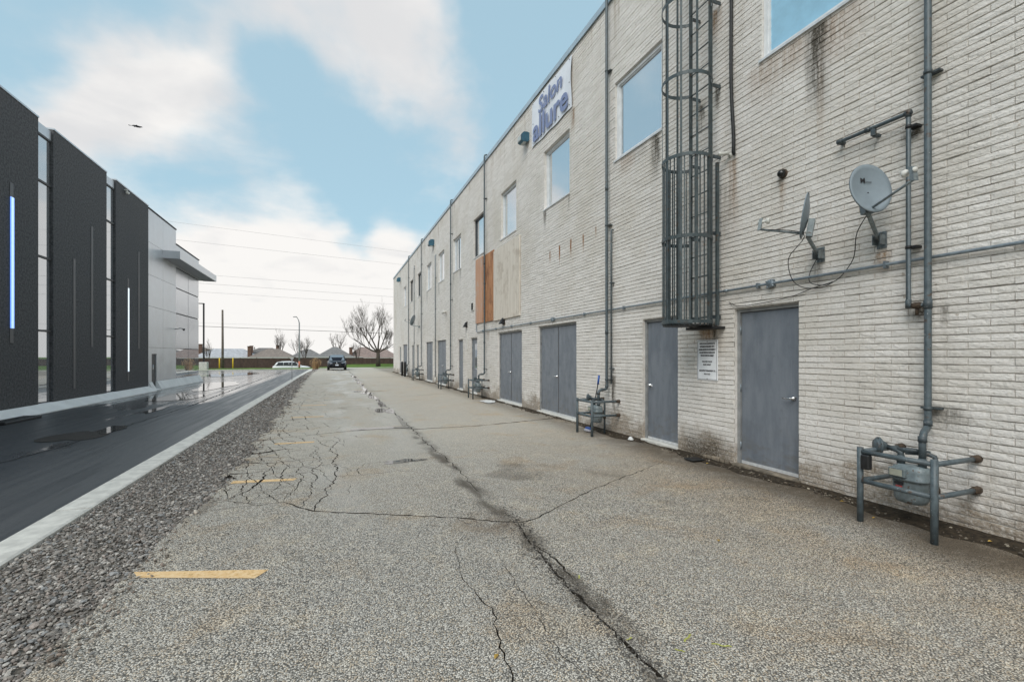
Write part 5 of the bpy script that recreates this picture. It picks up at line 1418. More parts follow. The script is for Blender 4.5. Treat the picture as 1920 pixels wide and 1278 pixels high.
for u_, v_ in [(0.05, 0.95), (0.35, 0.95), (0.65, 0.95), (0.96, 0.95), (0.96, 0.5), (0.96, 0.06), (0.5, 0.55), (0.05, 0.06), (0.05, 0.5), (0.72, 0.05), (0.3, 0.05)]:
    part('grommet', MB().lathe((-0.045, 1.18 - 2.36 * u_, 1.20 * v_), (-1, 0, 0), [(0, 0.012), (0.012, 0.010)], 8), MAT_INK, bn)

# notice by the ladder
ns = root('notice_sign', (W, 5.515, 1.18), 'white roof access notice under the ladder cage', 'sign')
part('plate', MB().bbox(-0.012, -0.001, -0.205, 0.205, 0, 0.60, 0.003), MAT_SIGNWHITE, ns)
bw = 0.004
mb = MB()
for q in ((-0.192, 0.192, 0.583, 0.583 + bw), (-0.192, 0.192, 0.013, 0.013 + bw), (-0.192, -0.192 + bw, 0.017, 0.583), (0.192 - bw, 0.192, 0.017, 0.583)):
    mb.box(-0.0145, -0.0125, q[0], q[1], q[2], q[3])
part('border', mb, MAT_INK, ns)
LINES = [('ROOF ACCESS IS RESTRICTED TO', 0.300, 0.535), ('AUTHORIZED PERSONNEL ONLY.', 0.290, 0.490), ('OWNER ASSUMES NO RESPONSIBILITY', 0.335, 0.445), ('FOR ANY PERSON ACCESSING ROOF', 0.310, 0.400), ('WITHOUT WRITTEN CONSENT', 0.260, 0.355),
         ('FOR ACCESS TO ROOF', 0.200, 0.265), ('PLEASE CONTACT', 0.155, 0.220), ('ARSI PROPERTY MANAGEMENT LTD.', 0.325, 0.130), ('905-51-553', 0.12, 0.080)]
for s_, w_, z_ in LINES:
    wall_text(ns, s_, w_ / 2, z_, w_, 0.024, -0.0135, 'text_line', MAT_INK, 0.0)
for z_ in (0.575, 0.02): part('screw', MB().lathe((-0.012, 0, z_), (-1, 0, 0), [(0, 0.008), (0.004, 0.006)], 8), MAT_RUST, ns)

# brush leaning in the second guard, litter
br = root('snow_brush', (4.86, 8.26, 0.03), 'blue handled snow brush leaning inside the second guard rail', 'brush')
part('handle', MB().tube([(-0.02, 0.05, 0.05), (0.10, -0.06, 0.95)], 0.011, 8), MAT_BLACK, br)
part('grip', MB().tube([(0.10, -0.06, 0.94), (0.115, -0.075, 1.12)], 0.02, 8), MAT_BLUEPL, br)
part('brush_head', MB().obox((-0.03, 0.06, 0.05), (1, 0, 0), (0, 1, 0), (0, 0, 1), 0.035, 0.10, 0.018), MAT_BLUEPL, br)
part('bristles', MB().obox((-0.05, 0.06, 0.015), (1, 0, 0), (0, 1, 0), (0, 0, 1), 0.045, 0.10, 0.018), MAT_BRISTLE, br)
mb = MB(); blob(mb, 4.82, 14.95, 0.22, 0.55, 0.0, 91, 22, 0.2)
mb.v = [(x, y, 0.016 + 0.008 * math.sin(x * 9 + y * 5)) for x, y, z in mb.v]
tag(part('paper_sheet', mb, MAT_PAPER, None), 'flat white sheet of litter lying before the far double doors', 'litter')
mb = MB(); mb.loft([superring(5.05, 7.22, 0.02, 0.05, 0.06, 8, 2), superring(5.05, 7.22, 0.06, 0.03, 0.035, 8, 2), superring(5.05, 7.22, 0.075, 0.008, 0.01, 8, 2)], smooth=False)
tag(part('concrete_lump', mb, MAT_PAPER, None), 'small white lump of rubble by the door past the ladder', 'rubble')
rl = random.Random(5)
LEAFY = [(4.95, 3.35, 'beside the near steel door sill'), (5.02, 2.2, 'right of the foreground guard rail'), (4.80, 2.95, 'under the foreground guard rail'), (3.0, 3.05, 'alone on the asphalt before the steel door'), (4.92, 5.2, 'at the ladder foot against the wall'), (0.78, 2.28, 'in the forked crack in the foreground')]
for x, y, lb in LEAFY:
    a = rl.uniform(0, 6); s_ = 0.02
    zb = 0.03 if x > 4.9 else 0.008
    pts = [(0, -1.2), (0.5, -0.5), (0.55, 0.2), (0, 1.2), (-0.55, 0.2), (-0.5, -0.5)]
    vs_ = [(x + s_ * (p[0] * math.cos(a) - p[1] * math.sin(a)), y + s_ * (p[0] * math.sin(a) + p[1] * math.cos(a)), zb + abs(p[0]) * 0.014) for p in pts]
    tag(part('fallen_leaf', MB().add(vs_, [(0, 1, 2, 3), (0, 3, 4, 5)]), MAT_LEAF, None), 'small yellow leaf ' + lb, 'leaf', 'fallen leaves')
o = tag(part('broken_rubber', MB().bbox(4.86, 5.08, 5.42, 5.62, 0.012, 0.03, 0.006), MAT_BLACK, None), 'flat black scrap lying by the wall under the ladder', 'scrap')
mb = MB()
for i in range(6): mb.bbox(W - 0.055 + random.uniform(-.01, .01), W - 0.005, 5.08 + i * 0.085, 5.15 + i * 0.085, 0.02, 0.075 + random.uniform(-.01, .01), 0.012)
tag(part('broken_bricks', mb, MAT_SILL, None), 'row of crumbled brick ends at the wall foot under the ladder', 'rubble')

# ------------------------------------------------------------------ office building on the left
XF = -8.0
ob = root('office_building', (XF, 20.0, -0.05), 'modern charcoal and silver office building with glass strips', 'building')
def op(name, mb, m, parent=None):
    o = link(name, mb.mesh(name, m), parent or ob)
    if parent is None: o.matrix_parent_inverse = Matrix.Translation(ob.location).inverted()
    return o
def apron(y0, y1, zt, xo):
    ring = lambda y: [(XF - 0.5, y, -0.3), (XF - 0.5, y, zt), (XF + 0.015, y, zt), (xo, y, -0.075), (xo, y, -0.3)]
    return MB().loft([ring(y0), ring(y1)], smooth=False)
for a, b in ((2.0, 8.0), (8.006, 14.0), (14.006, 20.0), (20.006, 26.2)):
    op('base', apron(a, b, 0.132, XF + 0.33), MAT_BASECONC)
op('door_step', apron(26.626, 27.254, -0.02, XF + 0.20), MAT_BASECONC)
for a, b in ((26.206, 26.62), (27.26, 31.0), (31.006, 34.95)):
    op('base', apron(a, b, 0.312, XF + 0.22), MAT_BASECONC)
op('core', MB().box(XF - 14, XF - 0.42, 2.0, 30.3, -0.3, 8.2).box(XF - 14, XF - 0.42, 30.302, 34.8, -0.3, 7.4), MAT_CHAR)
ZT = 8.42
for a, b in ((2.0, 9.3), (10.1, 17.57), (18.35, 21.94), (22.73, 26.18)):
    op('charcoal_panel', MB().box(XF - 0.40, XF, a, b, 0.135, ZT - 0.0), MAT_CHAR)
    op('panel_cap', MB().box(XF - 0.45, XF + 0.02, a - 0.01, b + 0.01, ZT + 0.002, ZT + 0.05), MAT_SILVER)
for a, b in ((9.3, 17.57), (17.57, 18.35), (21.94, 22.73)):
    if a == 9.3: b = 10.1
    xg = XF - 0.075
    gl = op('glass_strip', MB().box(xg - 0.20, xg - 0.02, a + 0.002, b - 0.002, 0.135, 8.04), MAT_DARKFRAME)
    zs = [0.135, 2.28, 4.46, 6.68, 8.04]
    for z0, z1 in zip(zs[:-1], zs[1:]):
        op('pane', MB().box(xg - 0.018, xg - 0.006, a + 0.03, b - 0.03, z0 + 0.03, z1 - 0.03), MAT_GLASS_DK, gl)
        op('mullion', MB().box(xg - 0.018, xg + 0.03, a + 0.004, b - 0.004, z1 - 0.028, z1 + 0.028), MAT_DARKFRAME, gl)
    op('fascia', MB().box(xg - 0.1, XF - 0.05, a + 0.004, b - 0.004, 8.075, 8.36), MAT_SILVER)
# light channels and lit tubes
for y, z0, z1, led in ((6.0, 1.86, 6.1, None), (14.2, 0.46, 4.7, None), (16.35, 1.88, 6.12, (2.27, 5.74, 'blue')), (19.57, 0.46, 4.73, None), (20.78, 1.85, 6.10, None), (23.90, 0.49, 4.74, (0.88, 4.34, 'white')), (25.04, 1.85, 6.09, None)):
    chn = op('light_channel', MB().box(XF + 0.002, XF + 0.012, y - 0.07, y + 0.07, z0, z1), MAT_CHANNEL)
    if led:
        op('light_tube', MB().box(XF + 0.013, XF + 0.035, y - 0.034, y + 0.034, led[0], led[1]), MAT_LEDCOOL if led[2] == 'blue' else MAT_LED, chn)
        if led[2] == 'blue':
            for s in (-1, 1): op('light_edge', MB().box(XF + 0.013, XF + 0.03, y + s * 0.06 - 0.013, y + s * 0.06 + 0.013, led[0], led[1]), MAT_LEDBLUE, chn)
# silver cladding, panel by panel
zs = [0.32, 1.92, 3.84, 5.30, 6.80, 8.32]
ysp = [26.19, 28.18, 30.25]
op('cladding_frame', MB().box(XF - 0.41, XF - 0.06, 26.185, 34.86, 0.315, 7.55).box(XF - 0.41, XF - 0.06, 26.185, 30.25, 7.552, 8.33), MAT_JOINT)
for i in range(2):
    for j in range(5):
        y0, y1, z0, z1 = ysp[i] + 0.006, ysp[i + 1] - 0.006, zs[j] + 0.006, zs[j + 1] - 0.006
        if i == 0 and j == 0:
            op('silver_panel', MB().box(XF - 0.058, XF, y0, 26.62, z0, z1).box(XF - 0.058, XF, 27.26, y1, z0, z1).box(XF - 0.058, XF, 26.62, 27.26, 1.62, z1), MAT_SILVER)
        else:
            op('silver_panel', MB().box(XF - 0.058, XF, y0, y1, z0, z1), MAT_SILVER)
for j, (z0, z1) in enumerate(((0.33, 1.90), (1.94, 3.80), (3.86, 5.18), (5.24, 6.28))):
    for a, b in ((30.27, 32.55), (32.60, 34.84)):
        op('glass_pane', MB().box(XF - 0.05, XF - 0.012, a, b, z0, z1), MAT_GLASS_DK if j == 0 else MAT_SATIN)
op('silver_panel', MB().box(XF - 0.058, XF - 0.002, 30.256, 34.86, 6.34, 7.54), MAT_SILVER)
op('panel_cap', MB().box(XF - 0.45, XF + 0.03, 26.19, 30.26, 8.335, 8.39).box(XF - 0.45, XF + 0.03, 30.262, 34.9, 7.556, 7.61), MAT_JOINT)
dr = op('entrance_door', MB().box(XF - 0.10, XF - 0.04, 26.625, 27.255, 0.0, 1.615), MAT_DARKFRAME)
op('pull_handle', MB().tube([(XF - 0.03, 26.72, 0.75), (XF + 0.02, 26.72, 0.75), (XF + 0.02, 26.72, 1.1), (XF - 0.03, 26.72, 1.1)], 0.012, 8), MAT_CHROME, dr)
cn = op('canopy', MB().box(XF + 0.001, XF + 0.74, 28.1, 35.95, 6.42, 6.80), MAT_SILVER)
op('soffit', MB().box(XF + 0.001, XF + 0.73, 28.11, 35.94, 6.405, 6.419), MAT_SOFFIT, cn)
op('canopy_return', MB().box(XF - 6, XF - 0.0005, 34.9, 35.95, 6.42, 6.80), MAT_SILVER, cn)
r = root('wall_camera', (XF, 23.55, 8.22), 'tiny white camera near the top of the third charcoal panel', 'camera')
part('bracket', MB().box(-0.003, 0.10, -0.05, 0.05, 0.05, 0.10), MAT_WHITEPL, r)
part('housing', MB().lathe((0.09, 0.12, 0.0), (0.1, -1, -0.2), [(0, 0.05), (0.2, 0.05), (0.21, 0.04)], 10), MAT_WHITEPL, r)
r = root('wall_camera', (XF, 30.0, 2.95), 'small dark camera on an arm on the silver cladding', 'camera')
part('arm', MB().tube([(0, 0, 0), (0.25, 0, 0.06), (0.42, 0, 0.03)], 0.018, 6), MAT_DISHARM, r)
part('dome', MB().lathe((0.42, 0, 0.04), (0, 0, -1), [(0, 0.06), (0.05, 0.06), (0.10, 0.035), (0.115, 0.01)], 12), MAT_BLACKGLOSS, r)
tag(part('drain_mat', MB().bbox(XF + 0.36, XF + 0.75, 14.6, 16.1, -0.11, -0.03, 0.02), MAT_BLACK, None), 'flat black rubber ramp at the foot of the charcoal building', 'rubber ramp')

# ------------------------------------------------------------------ cars
def wheel(parent, x, y, r, side):
    t = part('wheel', MB().lathe((x, y - 0.11 * side, r), (0, side, 0), [(0, r * 0.62), (0.0, r * 0.9), (0.03, r), (0.19, r), (0.22, r * 0.92), (0.22, r * 0.66)], 22), MAT_TYRE, parent)
    part('rim', MB().lathe((x, y + 0.085 * side, r), (0, side, 0), [(0, r * 0.64), (0.02, r * 0.62), (0.012, r * 0.2), (0.03, 0.04)], 16), MAT_RIM, t)

def car(name, loc, rz, label, paint, low=False):
    c = root(name, loc, label, 'car', None, rz)
    hw = 0.94
    st = [(-2.34, .50, .72, .80), (-2.28, .34, .98, .90), (-1.95, .30, 1.06, .97), (-1.0, .28, 1.06, 1.0), (0.0, .28, 1.04, 1.0), (0.9, .28, 1.02, 1.0), (1.45, .28, .99, .98), (1.95, .30, .90, .94), (2.24, .36, .78, .84), (2.34, .48, .64, .74)]
    rings = []
    for x, zb, zt, k in st:
        w = hw * k; mid = (zb + zt) / 2
        rings.append([(x, -w * .88, zb), (x, -w * .98, zb + .08), (x, -w, mid), (x, -w * .97, zt - .10), (x, -w * .86, zt - .01), (x, -w * .4, zt + .03), (x, w * .4, zt + .03), (x, w * .86, zt - .01), (x, w * .97, zt - .10), (x, w, mid), (x, w * .98, zb + .08), (x, w * .88, zb)])
    body = part('body', MB().loft(rings), paint, c)
    gh = [(-2.12, 1.04, 1.05, .80, .78), (-1.80, 1.04, 1.50, .84, .66), (-1.2, 1.04, 1.61, .86, .68), (-0.3, 1.04, 1.64, .87, .69), (0.25, 1.02, 1.58, .87, .68), (0.75, 1.00, 1.32, .87, .74), (1.22, 1.0, 1.02, .84, .82)]
    rings = []
    for x, zb, zt, wb, wt in gh:
        rings.append([(x, -wb, zb), (x, -(wb + wt) / 2 - .02, (zb + zt) / 2), (x, -wt, zt - .02), (x, -wt * .5, zt + .02), (x, wt * .5, zt + .02), (x, wt, zt - .02), (x, (wb + wt) / 2 + .02, (zb + zt) / 2), (x, wb, zb)])
    part('cabin', MB().loft(rings), paint, c)
    part('windscreen', MB().add([(0.34, -.64, 1.565), (0.34, .64, 1.565), (1.20, .76, 1.05), (1.20, -.76, 1.05)], [(0, 3, 2, 1)]).add([(0.77, -.70, 1.345), (0.77, .70, 1.345), (0.34, .64, 1.585), (0.34, -.64, 1.585)], [(0, 1, 2, 3)]), MAT_CARGLASS, c)
    me_ = c.children[-1].data
    part('rear_window', MB().add([(-2.10, -.70, 1.13), (-2.10, .70, 1.13), (-1.86, .62, 1.47), (-1.86, -.62, 1.47)], [(0, 3, 2, 1)]), MAT_CARGLASS, c)
    for s in (-1, 1):
        yb, yt = .885 * s, .735 * s
        for a, b, c_, d in ((-1.85, -1.0, -1.62, -1.0), (-0.95, 0.0, -0.95, 0.0), (0.05, 1.0, 0.05, 0.42)):
            part('side_window', MB().add([(a, yb, 1.09), (b, yb, 1.07), (d, yt, 1.52), (c_, yt, 1.50)], [(0, 1, 2, 3)]), MAT_SIDEGLASS, c)
        part('mirror', MB().bbox(0.72, 0.86, .93 * s - .10, .93 * s + .10, 1.02, 1.16, .03), paint, c)
        for x in (-1.42, 1.42):
            part('wheel_arch', MB().lathe((x, .80 * s, .36), (0, s, 0), [(0, .42), (.155, .42)], 20), MAT_BLACK, c)
            wheel(c, x, .84 * s, .36, s)
        part('headlight', MB().add([(2.335, .42 * s, .74), (2.27, .80 * s, .80), (2.20, .83 * s, .86), (2.31, .46 * s, .80)], [(0, 1, 2, 3)]), MAT_HEADLAMP, c)
        part('tail_light', MB().bbox(-2.36, -2.24, .62 * s - .16, .62 * s + .16, .86, .96, .02), MAT_TAIL, c)
        part('fog_recess', MB().bbox(2.26, 2.34, .70 * s - .10, .70 * s + .10, .44, .60, .02), MAT_BLACK, c)
    part('grille', MB().add([(2.375, -.46, .78), (2.375, .46, .78), (2.39, .34, .56), (2.385, .56, .40), (2.385, -.56, .40), (2.39, -.34, .56)], [(0, 5, 2, 1), (5, 4, 3, 2)]), MAT_BLACK, c)
    part('emblem', MB().lathe((2.38, 0, .74), (1, 0, 0), [(0, .055), (.012, .05)], 14), MAT_CHROME, c)
    part('licence_plate', MB().box(2.392, 2.405, -.155, .155, .48, .62), MAT_PLATE, c)
    part('lower_lip', MB().bbox(2.10, 2.36, -.78, .78, .22, .30, .02), MAT_BLACK, c)
    return c
car('parked_car', (0.30, 54.3, 0.0), -PI / 2, 'navy blue crossover parked facing the camera at the lane end', MAT_NAVY)
car('white_car', (-5.35, 70.5, -0.885), 0.0, 'white hatchback crossover passing on the street by the fence', MAT_CARWHITE)

# ------------------------------------------------------------------ street furniture
r = root('lot_lamp', (-13.45, 60.6, -0.05), 'tall black lamp pole on a square concrete base', 'lamp post')
part('concrete_base', MB().bbox(-0.38, 0.38, -0.38, 0.38, -0.1, 0.86, 0.03), MAT_CONCRETE, r)
part('pole', MB().bbox(-0.075, 0.075, -0.075, 0.075, 0.86, 7.35, 0.015), MAT_POLEBLACK, r)
part('lamp_head', MB().bbox(-0.50, 0.075, -0.16, 0.16, 7.28, 7.36, 0.02), MAT_POLEBLACK, r)
r = root('utility_pole', (-16.15, 84.0, -0.75), 'bare weathered wooden utility pole before the fence', 'utility pole')
part('pole', MB().tube([(0, 0, -0.2), (0.02, 0, 4), (0.0, 0, 9.35)], [0.19, 0.165, 0.13], 12), MAT_POLEWOOD, r)
part('pole_band', MB().lathe((0, 0, 2.2), (0, 0, 1), [(0, 0.19), (0.05, 0.19)], 12), MAT_POLEGREY, r)
r = root('street_lamp', (-4.15, 66.0, -0.5), 'slender grey street lamp with a curved arm', 'street lamp')
part('pole', MB().tube([(0, 0, -0.3), (0, 0, 3), (0, 0, 6.2), (-0.08, 0, 6.55), (-0.22, 0, 6.85), (-0.36, 0, 6.98)], [0.10, 0.085, 0.07, 0.05, 0.04, 0.035], 10), MAT_POLEGREY, r)
part('lamp_head', MB().obox((-0.50, 0, 6.97), (1, 0, 0.1), (0, 1, 0), (-0.1, 0, 1), 0.22, 0.10, 0.045), MAT_POLEGREY, r)
part('reflective_sleeve', MB().lathe((0, 0, 0.5), (0, 0, 1), [(0, 0.107), (0.8, 0.104)], 12), MAT_REDWHITE, r)
for i, (x, y) in enumerate(((-16.4, 83.2), (-14.6, 83.2))):
    r = root('marker_post', (x, y, -0.7), ['yellow marker post right beside the utility pole', 'yellow marker post standing alone before the fence'][i], 'post', 'yellow marker posts')
    part('post', MB().lathe((0, 0, -0.1), (0, 0, 1), [(0, 0.085), (1.95, 0.085), (1.98, 0.05)], 12), MAT_YELLOWPOST, r)
r = root('sign_post', (-2.47, 32.6, 0.0), 'thin snow marker pole standing in the kerb line', 'marker pole')
part('pole', MB().tube([(0, 0, -0.05), (0, 0, 1.32)], 0.017, 8), MAT_POLEGREY, r)
part('marker_plate', MB().box(-0.03, 0.03, -0.005, 0.005, 1.0, 1.36), MAT_SIGNWHITE, r)
part('sign_cap', MB().box(-0.09, 0.09, -0.008, 0.008, 1.33, 1.37), MAT_SIGNWHITE, r)

# fence: bays with boards and posts
fn = root('wooden_fence', (0, 88.0, -0.8), 'long brown board fence across the far side of the street', 'fence')
mb = MB()
rf = random.Random(2)
for i in range(16):
    x = i * 0.15
    mb.box(x + 0.004, x + 0.146, -0.012 + rf.uniform(-.008, .008), 0.012, 0.05 + rf.uniform(-.01, .01), 1.84 + rf.uniform(-.015, .015))
for z in (0.35, 1.5): mb.box(0, 2.4, 0.013, 0.05, z, z + 0.09)
bay = mb.mesh('fence_panel', MAT_FENCE)
pst = MB().box(-0.06, 0.06, -0.035, 0.085, -0.3, 1.92).box(-0.075, 0.075, -0.05, 0.10, 1.921, 1.95).mesh('fence_post', MAT_FENCE)
for i in range(-21, 12):
    for nm_, me_ in (('fence_panel', bay), ('fence_post', pst)):
        o = link(nm_, me_, fn); o.location = (i * 2.4, 0, random.uniform(-.02, .02))

# ------------------------------------------------------------------ houses beyond the fence
def house(label, xc, y, w, d, eave, ridge, roof, rl=0.35, chim=(), rot=0.0, porch=False):
    g0 = -1.3
    h = root('house', (xc, y, g0), label, 'house', 'houses behind the fence', rot)
    e, rg = eave - g0, ridge - g0
    part('wall', MB().box(-w / 2, w / 2, 0, d, 0, e), MAT_HBRICK, h)
    o = 0.45; R = w * rl / 2
    vs = [(-w / 2 - o, -o, e - .1), (w / 2 + o, -o, e - .1), (w / 2 + o, d + o, e - .1), (-w / 2 - o, d + o, e - .1), (-R, d / 2, rg), (R, d / 2, rg)]
    rf_ = part('roof', MB().add(vs, [(0, 1, 5, 4), (1, 2, 5), (2, 3, 4, 5), (3, 0, 4), (0, 3, 2, 1)]), roof, h)
    part('eaves', MB().box(-w / 2 - o - .03, w / 2 + o + .03, -o - .05, -o - .005, e - .26, e - .09), MAT_EAVE, h)
    for cx, top in chim:
        part('chimney', MB().box(cx - .32, cx + .32, 0.6, 1.3, e - .5, top - g0).box(cx - .38, cx + .38, 0.54, 1.36, top - g0 + .002, top - g0 + .12), MAT_HBRICK, h)
    for k in (-0.28, 0.24):
        wn_ = part('window', MB().box(k * w - .6, k * w + .6, -.03, -.003, e - 1.5, e - .5), MAT_EAVE, h)
        part('pane', MB().box(k * w - .52, k * w + .52, -.04, -.031, e - 1.42, e - .58), MAT_CARGLASS, wn_)
house('house with a pale grey roof behind the black lamp pole', -20.6, 108, 10.0, 9, 1.25, 2.95, ROOFS['pale'], 0.55, ((4.6, 2.9),))
house('house with a brown roof left of the white car', -12.0, 107, 7.6, 8, 1.25, 2.95, ROOFS['brown'], 0.30, ((-4.0, 3.3),))
house('low house behind the street lamp with a grey roof', -5.6, 113, 6.2, 8, 1.3, 2.95, ROOFS['grey'], 0.2)
house('grey roofed house straight behind the navy car', 0.2, 108, 7.2, 9, 1.30, 3.45, ROOFS['grey'], 0.12, ((3.3, 3.2),))
house('brown roofed house between the navy car and the big tree', 6.2, 109, 6.6, 8, 1.30, 3.45, ROOFS['red'], 0.16, ((-2.7, 3.0),))
house('reddish roofed house behind the big bare tree', 9.8, 104, 7.0, 8, 1.15, 3.0, ROOFS['red'], 0.25)
house('dark roofed house at the corner of the brick building', 16.5, 110, 8.0, 9, 1.2, 3.4, ROOFS['dark'], 0.25, ((-2.0, 3.8),))
house('far brown roof behind the pale roofed house', -29.0, 118, 10.0, 9, 1.4, 3.5, ROOFS['brown'], 0.3, ((2.0, 3.9),))
house('far roof showing between the chimneys', -15.8, 126, 10.0, 9, 1.5, 3.4, ROOFS['dark'], 0.3, ((-2.6, 3.75), (3.0, 3.9)))

# ------------------------------------------------------------------ bare trees
def bare_tree(name, loc, label, height, trunk_h, r0, limbs, seed, twigm, depth=4, group=None):
    R = random.Random(seed)
    t = root(name, loc, label, 'tree', group)
    trunk, crown = MB(), MB()
    trunk.tube([(0, 0, -0.2), (0.02, 0, trunk_h * 0.5), (0.0, 0, trunk_h)], [r0 * 1.35, r0, r0 * 0.92], 10)
    def grow(mb, p, d, L, r, lev):
        n = 4 if lev < 3 else 3
        pts = [p.copy()]; dd = d.copy(); rs = [r]
        for i in range(n):
            dd = (dd + Vector((R.uniform(-.16, .16), R.uniform(-.16, .16), R.uniform(-.04, .16)))).normalized()
            p = p + dd * L / n
            pts.append(p.copy()); rs.append(max(0.006, r * (1 - 0.62 * (i + 1) / n)))
        mb.tube(pts, rs, 6 if lev < 2 else 4 if lev < 3 else 3, cap=False)
        if lev >= depth: return
        k = R.randint(4, 6) if lev < 2 else R.randint(3, 5)
        for i in range(k):
            f = R.uniform(0.30, 1.0)
            q = f * n; a = min(int(q), n - 1)
            bp = pts[a].lerp(pts[a + 1], q - a)
            ax = Vector((R.uniform(-1, 1), R.uniform(-1, 1), R.uniform(-.2, 1.0))).normalized()
            nd = (dd * R.uniform(0.7, 1.0) + ax * R.uniform(0.45, 0.95)).normalized()
            if lev >= 1: nd = (nd + Vector((0, 0, R.uniform(0.0, 0.55)))).normalized()
            grow(crown, bp, nd, L * R.uniform(0.42, 0.68), max(0.007, rs[a] * R.uniform(0.42, 0.62)), lev + 1)
    for dx, dy, dz, L, rr_ in limbs:
        grow(crown, Vector((0, 0, trunk_h - 0.1)), Vector((dx, dy, dz)).normalized(), L, rr_, 0)
    part('trunk', trunk, MAT_BARK, t)
    part('crown', crown, twigm, t)
bare_tree('bare_tree', (6.85, 80.5, -0.12), 'large bare spreading tree beside the end of the brick building', 9, 2.2, 0.30,
          [(-0.97, 0.1, 0.22, 4.3, 0.10), (-0.90, -0.2, 0.42, 4.9, 0.13), (-0.75, 0.3, 0.66, 5.2, 0.14), (-0.38, -0.3, 0.92, 4.9, 0.13), (0.05, 0.0, 1.0, 4.6, 0.15), (0.45, -0.2, 0.9, 4.2, 0.12), (0.85, 0.2, 0.55, 3.4, 0.10), (0.7, -0.5, 0.35, 2.8, 0.08)], 5, MAT_BARK, 4)
fan = lambda s: [(0.4 * s, 0.1, 1.0, 1.9, 0.06), (-0.5, 0.2, 0.9, 1.8, 0.06), (0.1, -0.3, 1.0, 2.1, 0.06), (-0.15, 0.3, 1, 1.7, 0.05)]
SMALL = [(-4.9, 92.0, 1.25, 'spreading bare tree behind the fence at the street lamp', 21), (-11.3, 121, 1.7, 'distant bare tree over the brown roof', 22), (0.9, 124, 1.9, 'distant bare tree over the grey gable roof', 23), (4.3, 96, 1.15, 'slim bare tree behind the fence by the big tree', 24), (-20.9, 97, 1.05, 'bare tree right behind the black lamp pole', 25), (-7.4, 117, 1.5, 'distant bare tree left of the street lamp', 26)]
for x, y, s_, lb, sd in SMALL:
    L = [(a, b, c, l * s_, r * s_) for a, b, c, l, r in fan(1 if sd % 2 else -1)]
    bare_tree('bare_tree', (x, y, -1.3), lb, 5, 1.6 * s_, 0.10 * s_, L, sd, MAT_TWIG, 3, 'bare trees beyond the fence')
# evergreen tips on the skyline
for i, (x, y, h) in enumerate([(-18.2, 130, 4.9), (-13.0, 128, 5.0), (12.2, 118, 5.1)]):
    r = root('conifer', (x, y, -1.3), ['dark conifer tip between the pale and brown roofs', 'dark conifer tip above the brown roof', 'dark conifer tip right of the big tree'][i], 'tree', 'conifers on the skyline')
    part('trunk', MB().tube([(0, 0, 0), (0, 0, h * 0.9)], [0.12, 0.03], 6), MAT_BARK, r)
    mb = MB(); R = random.Random(i)
    for k in range(420):
        t = R.random() ** 0.7; z = h * (0.15 + 0.85 * t); rad = (1 - t) * 1.1 * R.uniform(0.3, 1); a = R.uniform(0, 6.283)
        p = Vector((rad * math.cos(a), rad * math.sin(a), z)); d = Vector((math.cos(a), math.sin(a), -0.25)) * R.uniform(.12, .28); s_ = Vector((-math.sin(a), math.cos(a), 0.2)) * .06
        mb.add([p - s_, p + s_, p + d], [(0, 1, 2)])
    part('crown', mb, simple_cached('conifer_needles', (0.035, 0.05, 0.03)), r)

# dry ornamental grass at the end of the gravel
pg = root('plume_grass', (-1.95, 57.4, -0.05), 'tuft of dry tan ornamental grass at the end of the kerb', 'plant')
mb = MB(); R = random.Random(8)
for k in range(420):
    a = R.uniform(0, 6.283); rad = R.uniform(0, .28); h = R.uniform(.35, 1.2); ln = R.uniform(.05, .75) * (1.35 - h * .6)
    p0 = Vector((rad * math.cos(a), rad * math.sin(a) * .6, 0)); a2 = a + R.uniform(-.8, .8)
    tip = p0 + Vector((math.cos(a2) * ln, math.sin(a2) * ln * .6, h)); mid = p0.lerp(tip, .55) + Vector((0, 0, h * .16))
    s_ = Vector((math.sin(a2), -math.cos(a2), 0)) * .010
    mb.add([p0 - s_, p0 + s_, mid + s_ * .8, mid - s_ * .8, tip], [(0, 1, 2, 3), (3, 2, 4)])
part('blades', mb, MAT_DRYGRASS, pg)
mb = MB()
for k in range(60):
    a = R.uniform(0, 6.283); q_ = R.uniform(-.6, .6); p = Vector((q_, R.uniform(-.3, .3), R.uniform(.7, 1.25) - abs(q_) * .5))
    mb.tube([p, p + Vector((.03, 0, .1)), p + Vector((.05, 0, .2))], [.006, .02, .004], 5)
part('plumes', mb, MAT_DRYGRASS, pg)

# edge kerb of the lot at the grass
tag(part('lot_kerb', MB().bbox(-1.6, 30, 60.98, 61.14, -0.2, 0.05, 0.02), MAT_CONCRETE, None), kind='structure')
tag(part('drive_kerb', MB().bbox(-60, -2.3, 58.82, 58.98, -0.3, -0.01, 0.02), MAT_CONCRETE, None), kind='structure')

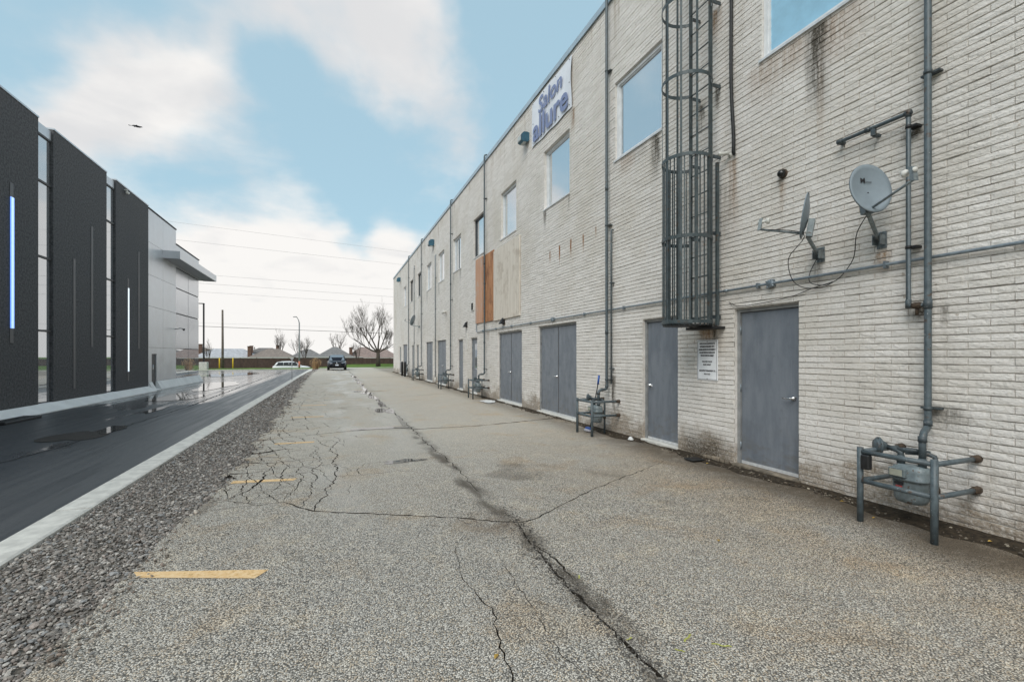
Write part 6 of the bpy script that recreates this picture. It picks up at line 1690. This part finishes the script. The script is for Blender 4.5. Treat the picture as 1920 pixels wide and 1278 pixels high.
# ------------------------------------------------------------------ overhead wires
WIRES = [((-140, 38.5), (140, 24.0), 130, 0.020, 'topmost faint power line across the sky'), ((-140, 33.5), (140, 21.5), 130, 0.022, 'second faint power line from the top'), ((-140, 24.5), (140, 16.2), 130, 0.022, 'third power line from the top, level with the canopy'),
         ((-140, 22.2), (140, 14.4), 130, 0.026, 'fourth power line from the top'), ((-140, 20.0), (140, 12.6), 130, 0.022, 'fifth power line from the top'), ((-140, 11.3), (140, 7.4), 130, 0.016, 'sixth and thin power line above the roofs'), ((-120, 9.3), (120, 4.0), 90, 0.035, 'dark lowest cable strung just above the roofs')]
for (xa, za), (xb, zb), y, r_, lb in WIRES:
    pts = []
    for i in range(21):
        t = i / 20
        pts.append((xa + (xb - xa) * t, y, za + (zb - za) * t - (0.6 if y > 100 else 0.9) * 4 * t * (1 - t) * 0.9))
    tag(part('power_line', MB().tube(pts, r_, 5), MAT_WIRE if y > 100 else MAT_BLACK, None), lb, 'power line', 'power lines across the sky')

# ------------------------------------------------------------------ bird
bd = root('bird', (-8.05, 25.0, 11.55), 'dark bird gliding against the clouds', 'bird')
part('body', MB().tube([(-0.20, 0, 0.00), (-0.12, 0, 0.015), (0.0, 0, 0.0), (0.10, 0, -0.01), (0.17, 0, 0.0), (0.21, 0, 0.0)], [0.006, 0.03, 0.045, 0.036, 0.02, 0.004], 10), MAT_BIRD, bd)
part('wing', MB().add([(0.06, 0.03, 0.01), (-0.07, 0.03, 0.01), (-0.17, 0.20, 0.07), (-0.22, 0.36, 0.09), (-0.06, 0.22, 0.08), (0.02, 0.12, 0.05)], [(0, 1, 2, 5), (5, 2, 4), (4, 2, 3)]), MAT_BIRD, bd)
part('wing', MB().add([(0.06, -0.03, 0.01), (-0.07, -0.03, 0.01), (-0.02, -0.20, -0.06), (0.10, -0.34, -0.07), (0.10, -0.2, -0.05), (0.08, -0.1, -0.02)], [(0, 5, 2, 1), (5, 4, 2), (4, 3, 2)]), MAT_BIRD, bd)
part('tail', MB().add([(-0.18, -0.015, 0.0), (-0.18, 0.015, 0.0), (-0.30, 0.05, 0.005), (-0.30, -0.05, 0.005)], [(0, 1, 2, 3)]), MAT_BIRD, bd)
